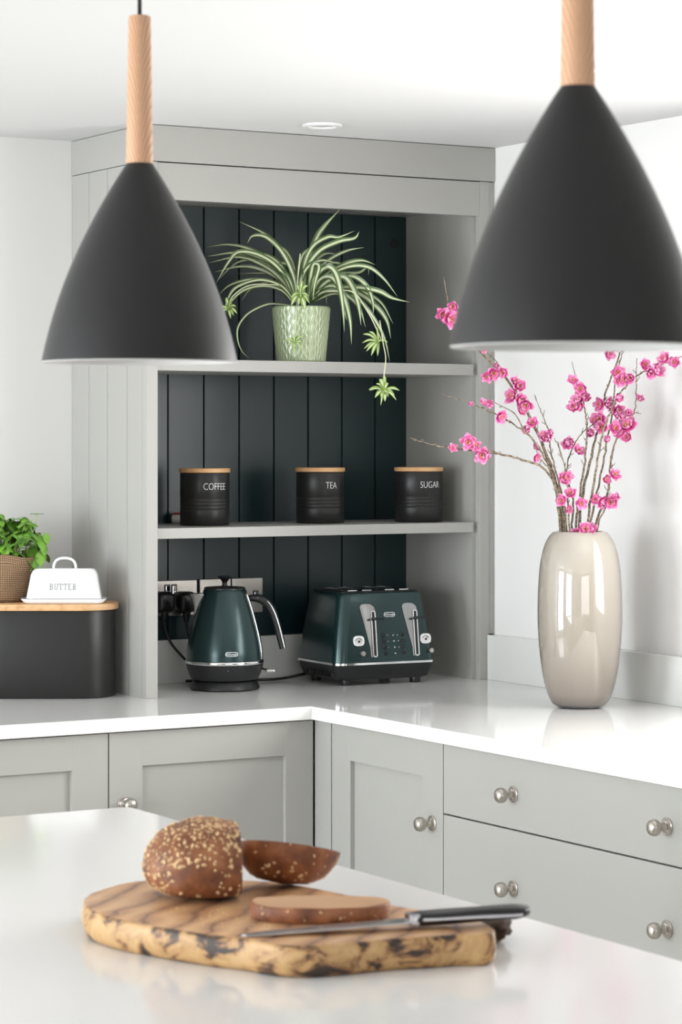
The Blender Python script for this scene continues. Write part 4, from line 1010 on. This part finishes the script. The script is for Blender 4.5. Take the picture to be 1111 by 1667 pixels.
def loaf_bm(L_, Wd, Hh, tip=.0, bump_=.0035, seedv=0.):
    """axis along local +x; rounded end at x=0, cut at x=L_"""
    loops = []; N = 22
    for i in range(N+1):
        q = i/N; x = L_*(q**1.35); qq = min(1, (x/L_)/.62+.004); s_ = (1-(1-qq)**2.3)**(1/2.3)
        if x/L_ > .72: s_ *= 1-.10*((x/L_-.72)/.28)**2
        sec = section(0, 0, Wd, Hh); lp = []
        for (a, z) in sec:
            zz = z if s_ >= 1 else Hh*.38+(z-Hh*.38)*s_
            zz = max(zz, 0 if s_ > .9 else (1-s_)*.02); v = Vector((x, a*s_, zz)); d = noise.noise(v*28+Vector((seedv, 0, 0)))*bump_+noise.noise(v*80)*bump_*.35
            nn = Vector((0, v.y, v.z-Hh*.4)).normalized(); 
            if zz > .004: v = v+nn*d
            lp.append(v)
        loops.append(lp)
    b = loft(bmesh.new(), loops)
    for f in b.faces: f.material_index = 0
    for f in b.faces:
        if len(f.verts) > 8 and f.calc_center_median().x > L_*.9: f.material_index = 1
    return b
def scatter_oats(b_src, dens, cond, rnd, size=.0028):
    """flakes lying on the crust of b_src"""
    b = bmesh.new(); fs = [f for f in b_src.faces if cond(f)]; tot = sum(f.calc_area() for f in fs)
    n_ = int(dens*tot)
    import bisect
    acc = []; s0 = 0
    for f in fs: s0 += f.calc_area(); acc.append(s0)
    for k in range(n_):
        f = fs[min(len(fs)-1, bisect.bisect(acc, rnd.random()*tot))]
        fv = list(f.verts); a_, c_ = rnd.random(), rnd.random(); p = fv[0].co.lerp(fv[1].co, a_).lerp(fv[-1].co.lerp(fv[2].co, a_), c_)
        nrm = (f.normal+Vector((rnd.uniform(-.35, .35), rnd.uniform(-.35, .35), rnd.uniform(-.35, .35)))).normalized()
        q = nrm.to_track_quat('Z', 'Y').to_matrix().to_4x4(); s_ = size*rnd.uniform(.35, 1.0)*rnd.choice((.8, 1, 1, 1.45))
        m = Matrix.Translation(p+f.normal*.0004) @ q @ Matrix.Rotation(rnd.uniform(0, 6), 4, 'Z') @ Matrix.Diagonal((s_, s_*.65, s_*.28, 1))
        bb_ = bmesh.new(); bmesh.ops.create_icosphere(bb_, subdivisions=2 if size > .002 else 1, radius=1, matrix=m); merge(b, bb_)
    return b
ro = random.Random(5)
# half loaf
lz = 3.165; lx0 = (234-CX)/FPX*lz
lf = thing('bread_loaf', 'cut half of a brown seeded oat loaf standing at the left of the board', 'bread', XZ(lx0, lz-.004, BT+.0005), -YAW+.15)
b = loaf_bm(.116, .135, .0925)
b.normal_update()
oats = scatter_oats(b, 26000, lambda f: f.normal.x < .8 and (f.calc_center_median().z > .042 or f.calc_center_median().x < .03), ro)
oats2 = scatter_oats(b, 5000, lambda f: f.normal.x < .8 and f.calc_center_median().z > .008, ro); merge(oats, oats2)
obj('crust', b, [M_crust, M_crumb], lf, world=False, smooth=True, angle=50)
obj('oat_flakes', oats, M_oat, lf, world=False, smooth=True)['kind'] = 'stuff'
# flat slice in front
sz_ = 3.03
slc = thing('bread_slice', 'thick slice of brown bread lying flat on the board beside the knife', 'bread', XZ((522-CX)/FPX*sz_, sz_, BT+.0005), -YAW+.02)
def slice_bm(Wd, Hh, T, seedv=0):
    sec = section(0, 0, Wd, Hh, 64); loops = []
    for k, (z, ins) in enumerate(((.0, .003), (.0018, .0005), (T*.5, -.001), (T-.0018, .0), (T, .0025))):
        loops.append([Vector((a*(1-ins*12)+.0012*noise.noise(Vector((a*60, y*60, seedv+z*40))), (y-Hh*.45)*(1-ins*14)+.0012*noise.noise(Vector((a*60, y*60, 9+seedv))), z+.0012*noise.noise(Vector((a*25, y*25, 3+seedv))) if k > 2 else z)) for a, y in sec])
    b = loft(bmesh.new(), loops)
    for f in b.faces: f.material_index = 1 if len(f.verts) > 8 else 0
    return b
b = slice_bm(.164, .088, .0185); b.transform(Matrix.Rotation(PI, 4, 'Z')); b.normal_update()
os_ = scatter_oats(b, 9000, lambda f: len(f.verts) < 8 and abs(f.normal.z) < .5, ro, .0022)
obj('slice_body', b, [M_crust, M_crumb], slc, world=False, smooth=True, angle=40)
obj('oat_flakes', os_, M_oat, slc, world=False, smooth=True)['kind'] = 'stuff'
# end piece behind, cut side up and away
hz_ = 3.235
hl = thing('bread_slice', 'dark crusted end slice of the loaf tipped up between the loaf and the flat slice', 'bread', XZ((466-CX)/FPX*hz_, hz_, BT+.0005), -YAW)
b = bmesh.new(); loops = []
Lh, Wh, Dh = .128, .088, .047
N = 12
for i in range(N+1):
    q = i/N; s_ = math.sqrt(max(0, 1-(1-q)**2))**.75 if i else .03
    z = Dh*q
    loops.append([Vector((Lh/2*s_*math.copysign(abs(math.cos(a))**1.15, math.cos(a))-.006*(1-q), Wh/2*s_*math.sin(a), z)) for a in [2*PI*k/48 for k in range(48)]])
b = loft(b, loops)
for v in b.verts: v.co += v.co.normalized()*.0022*noise.noise(v.co*45) if v.co.z < Dh*.98 else Vector()
for f in b.faces: f.material_index = 1 if (len(f.verts) > 8 and f.calc_center_median().z > Dh*.8) else 0
b.transform(Matrix.Rotation(math.radians(7), 4, 'Y') @ Matrix.Rotation(math.radians(-16), 4, 'X'))
mz = min(v.co.z for v in b.verts); b.transform(Matrix.Translation((0, 0, -mz))); b.normal_update()
os_ = scatter_oats(b, 5000, lambda f: f.normal.z < .6 and len(f.verts) < 8, ro, .0028)
obj('slice_body', b, [M_crust, M_crumb], hl, world=False, smooth=True, angle=40)
obj('oat_flakes', os_, M_oat, hl, world=False, smooth=True)['kind'] = 'stuff'
# crumbs
b = bmesh.new()
for k in range(60):
    u = ro.uniform(330, 520) if k % 3 else ro.uniform(180, 400); v = ro.uniform(1478, 1512)
    p = on_z(u, v, BT+.0005); s_ = ro.uniform(.0005, .0013); bb_ = bmesh.new(); bmesh.ops.create_icosphere(bb_, subdivisions=1, radius=s_, matrix=Matrix.Translation(p+Vector((0, 0, s_*.7)))); merge(b, bb_)
o = obj('bread_crumbs', b, M_oat); tag(o, 'scattered pale bread crumbs on the wooden board in front of the loaf', 'crumbs'); o['kind'] = 'stuff'
# knife
k0 = XZ((395-CX)/FPX*2.905, 2.905, BT+.0006); k1 = XZ((862-CX)/FPX*3.0, 3.0, BT+.0006)
kd = (k1-k0); KL = kd.length; ka = math.atan2(kd.y, kd.x)
kn = thing('bread_knife', 'steel knife with a black riveted handle lying along the front of the board', 'knife', k0, ka)
hb = KL*.60
M_blade = material('knife_steel', (.48, .48, .50), .25, metal=1)
bl = [(0, .004), (.010, .0105), (.04, .0165), (.10, .0195), (hb, .0205), (hb, -.0085), (.02, -.0065), (.004, -.001)]
b = bmesh.new(); prism(b, bl, .0006, .0026, bev=.0006)
for v in b.verts: v.co.z += .006*(v.co.x/hb)
obj('blade', b, M_blade, kn, world=False)
b = bmesh.new(); loops = []
NH = 16
for i in range(NH+1):
    q = i/NH; x = hb-.006+(KL-hb+.006)*q; wy = (.0125+.0035*math.sin(q*PI*1.0)+.002*math.sin(q*9)) * (1 if q < .92 else 1-.45*((q-.92)/.08)); hz2 = .0088*(1 if q < .9 else 1-.35*((q-.9)/.1))
    if i == 0: wy *= .8; hz2 *= .75
    loops.append([Vector((x, .004+wy*math.cos(a), .0095+.003*q+hz2*math.copysign(abs(math.sin(a))**.8, math.sin(a)))) for a in [2*PI*k/24 for k in range(24)]])
hnd = obj('handle', loft(bmesh.new(), loops), M_plastic, kn, world=False, smooth=True, angle=60)
b = bmesh.new(); box(b, hb+.004, KL-.012, -.0125, -.0085, .0088, .0125, bev=.0008)
obj('tang', b, M_blade, hnd, world=False)
b = bmesh.new(); box(b, hb-.010, hb+.003, -.008, .016, .003, .0165, bev=.002)
obj('bolster', b, M_blade, kn, world=False)
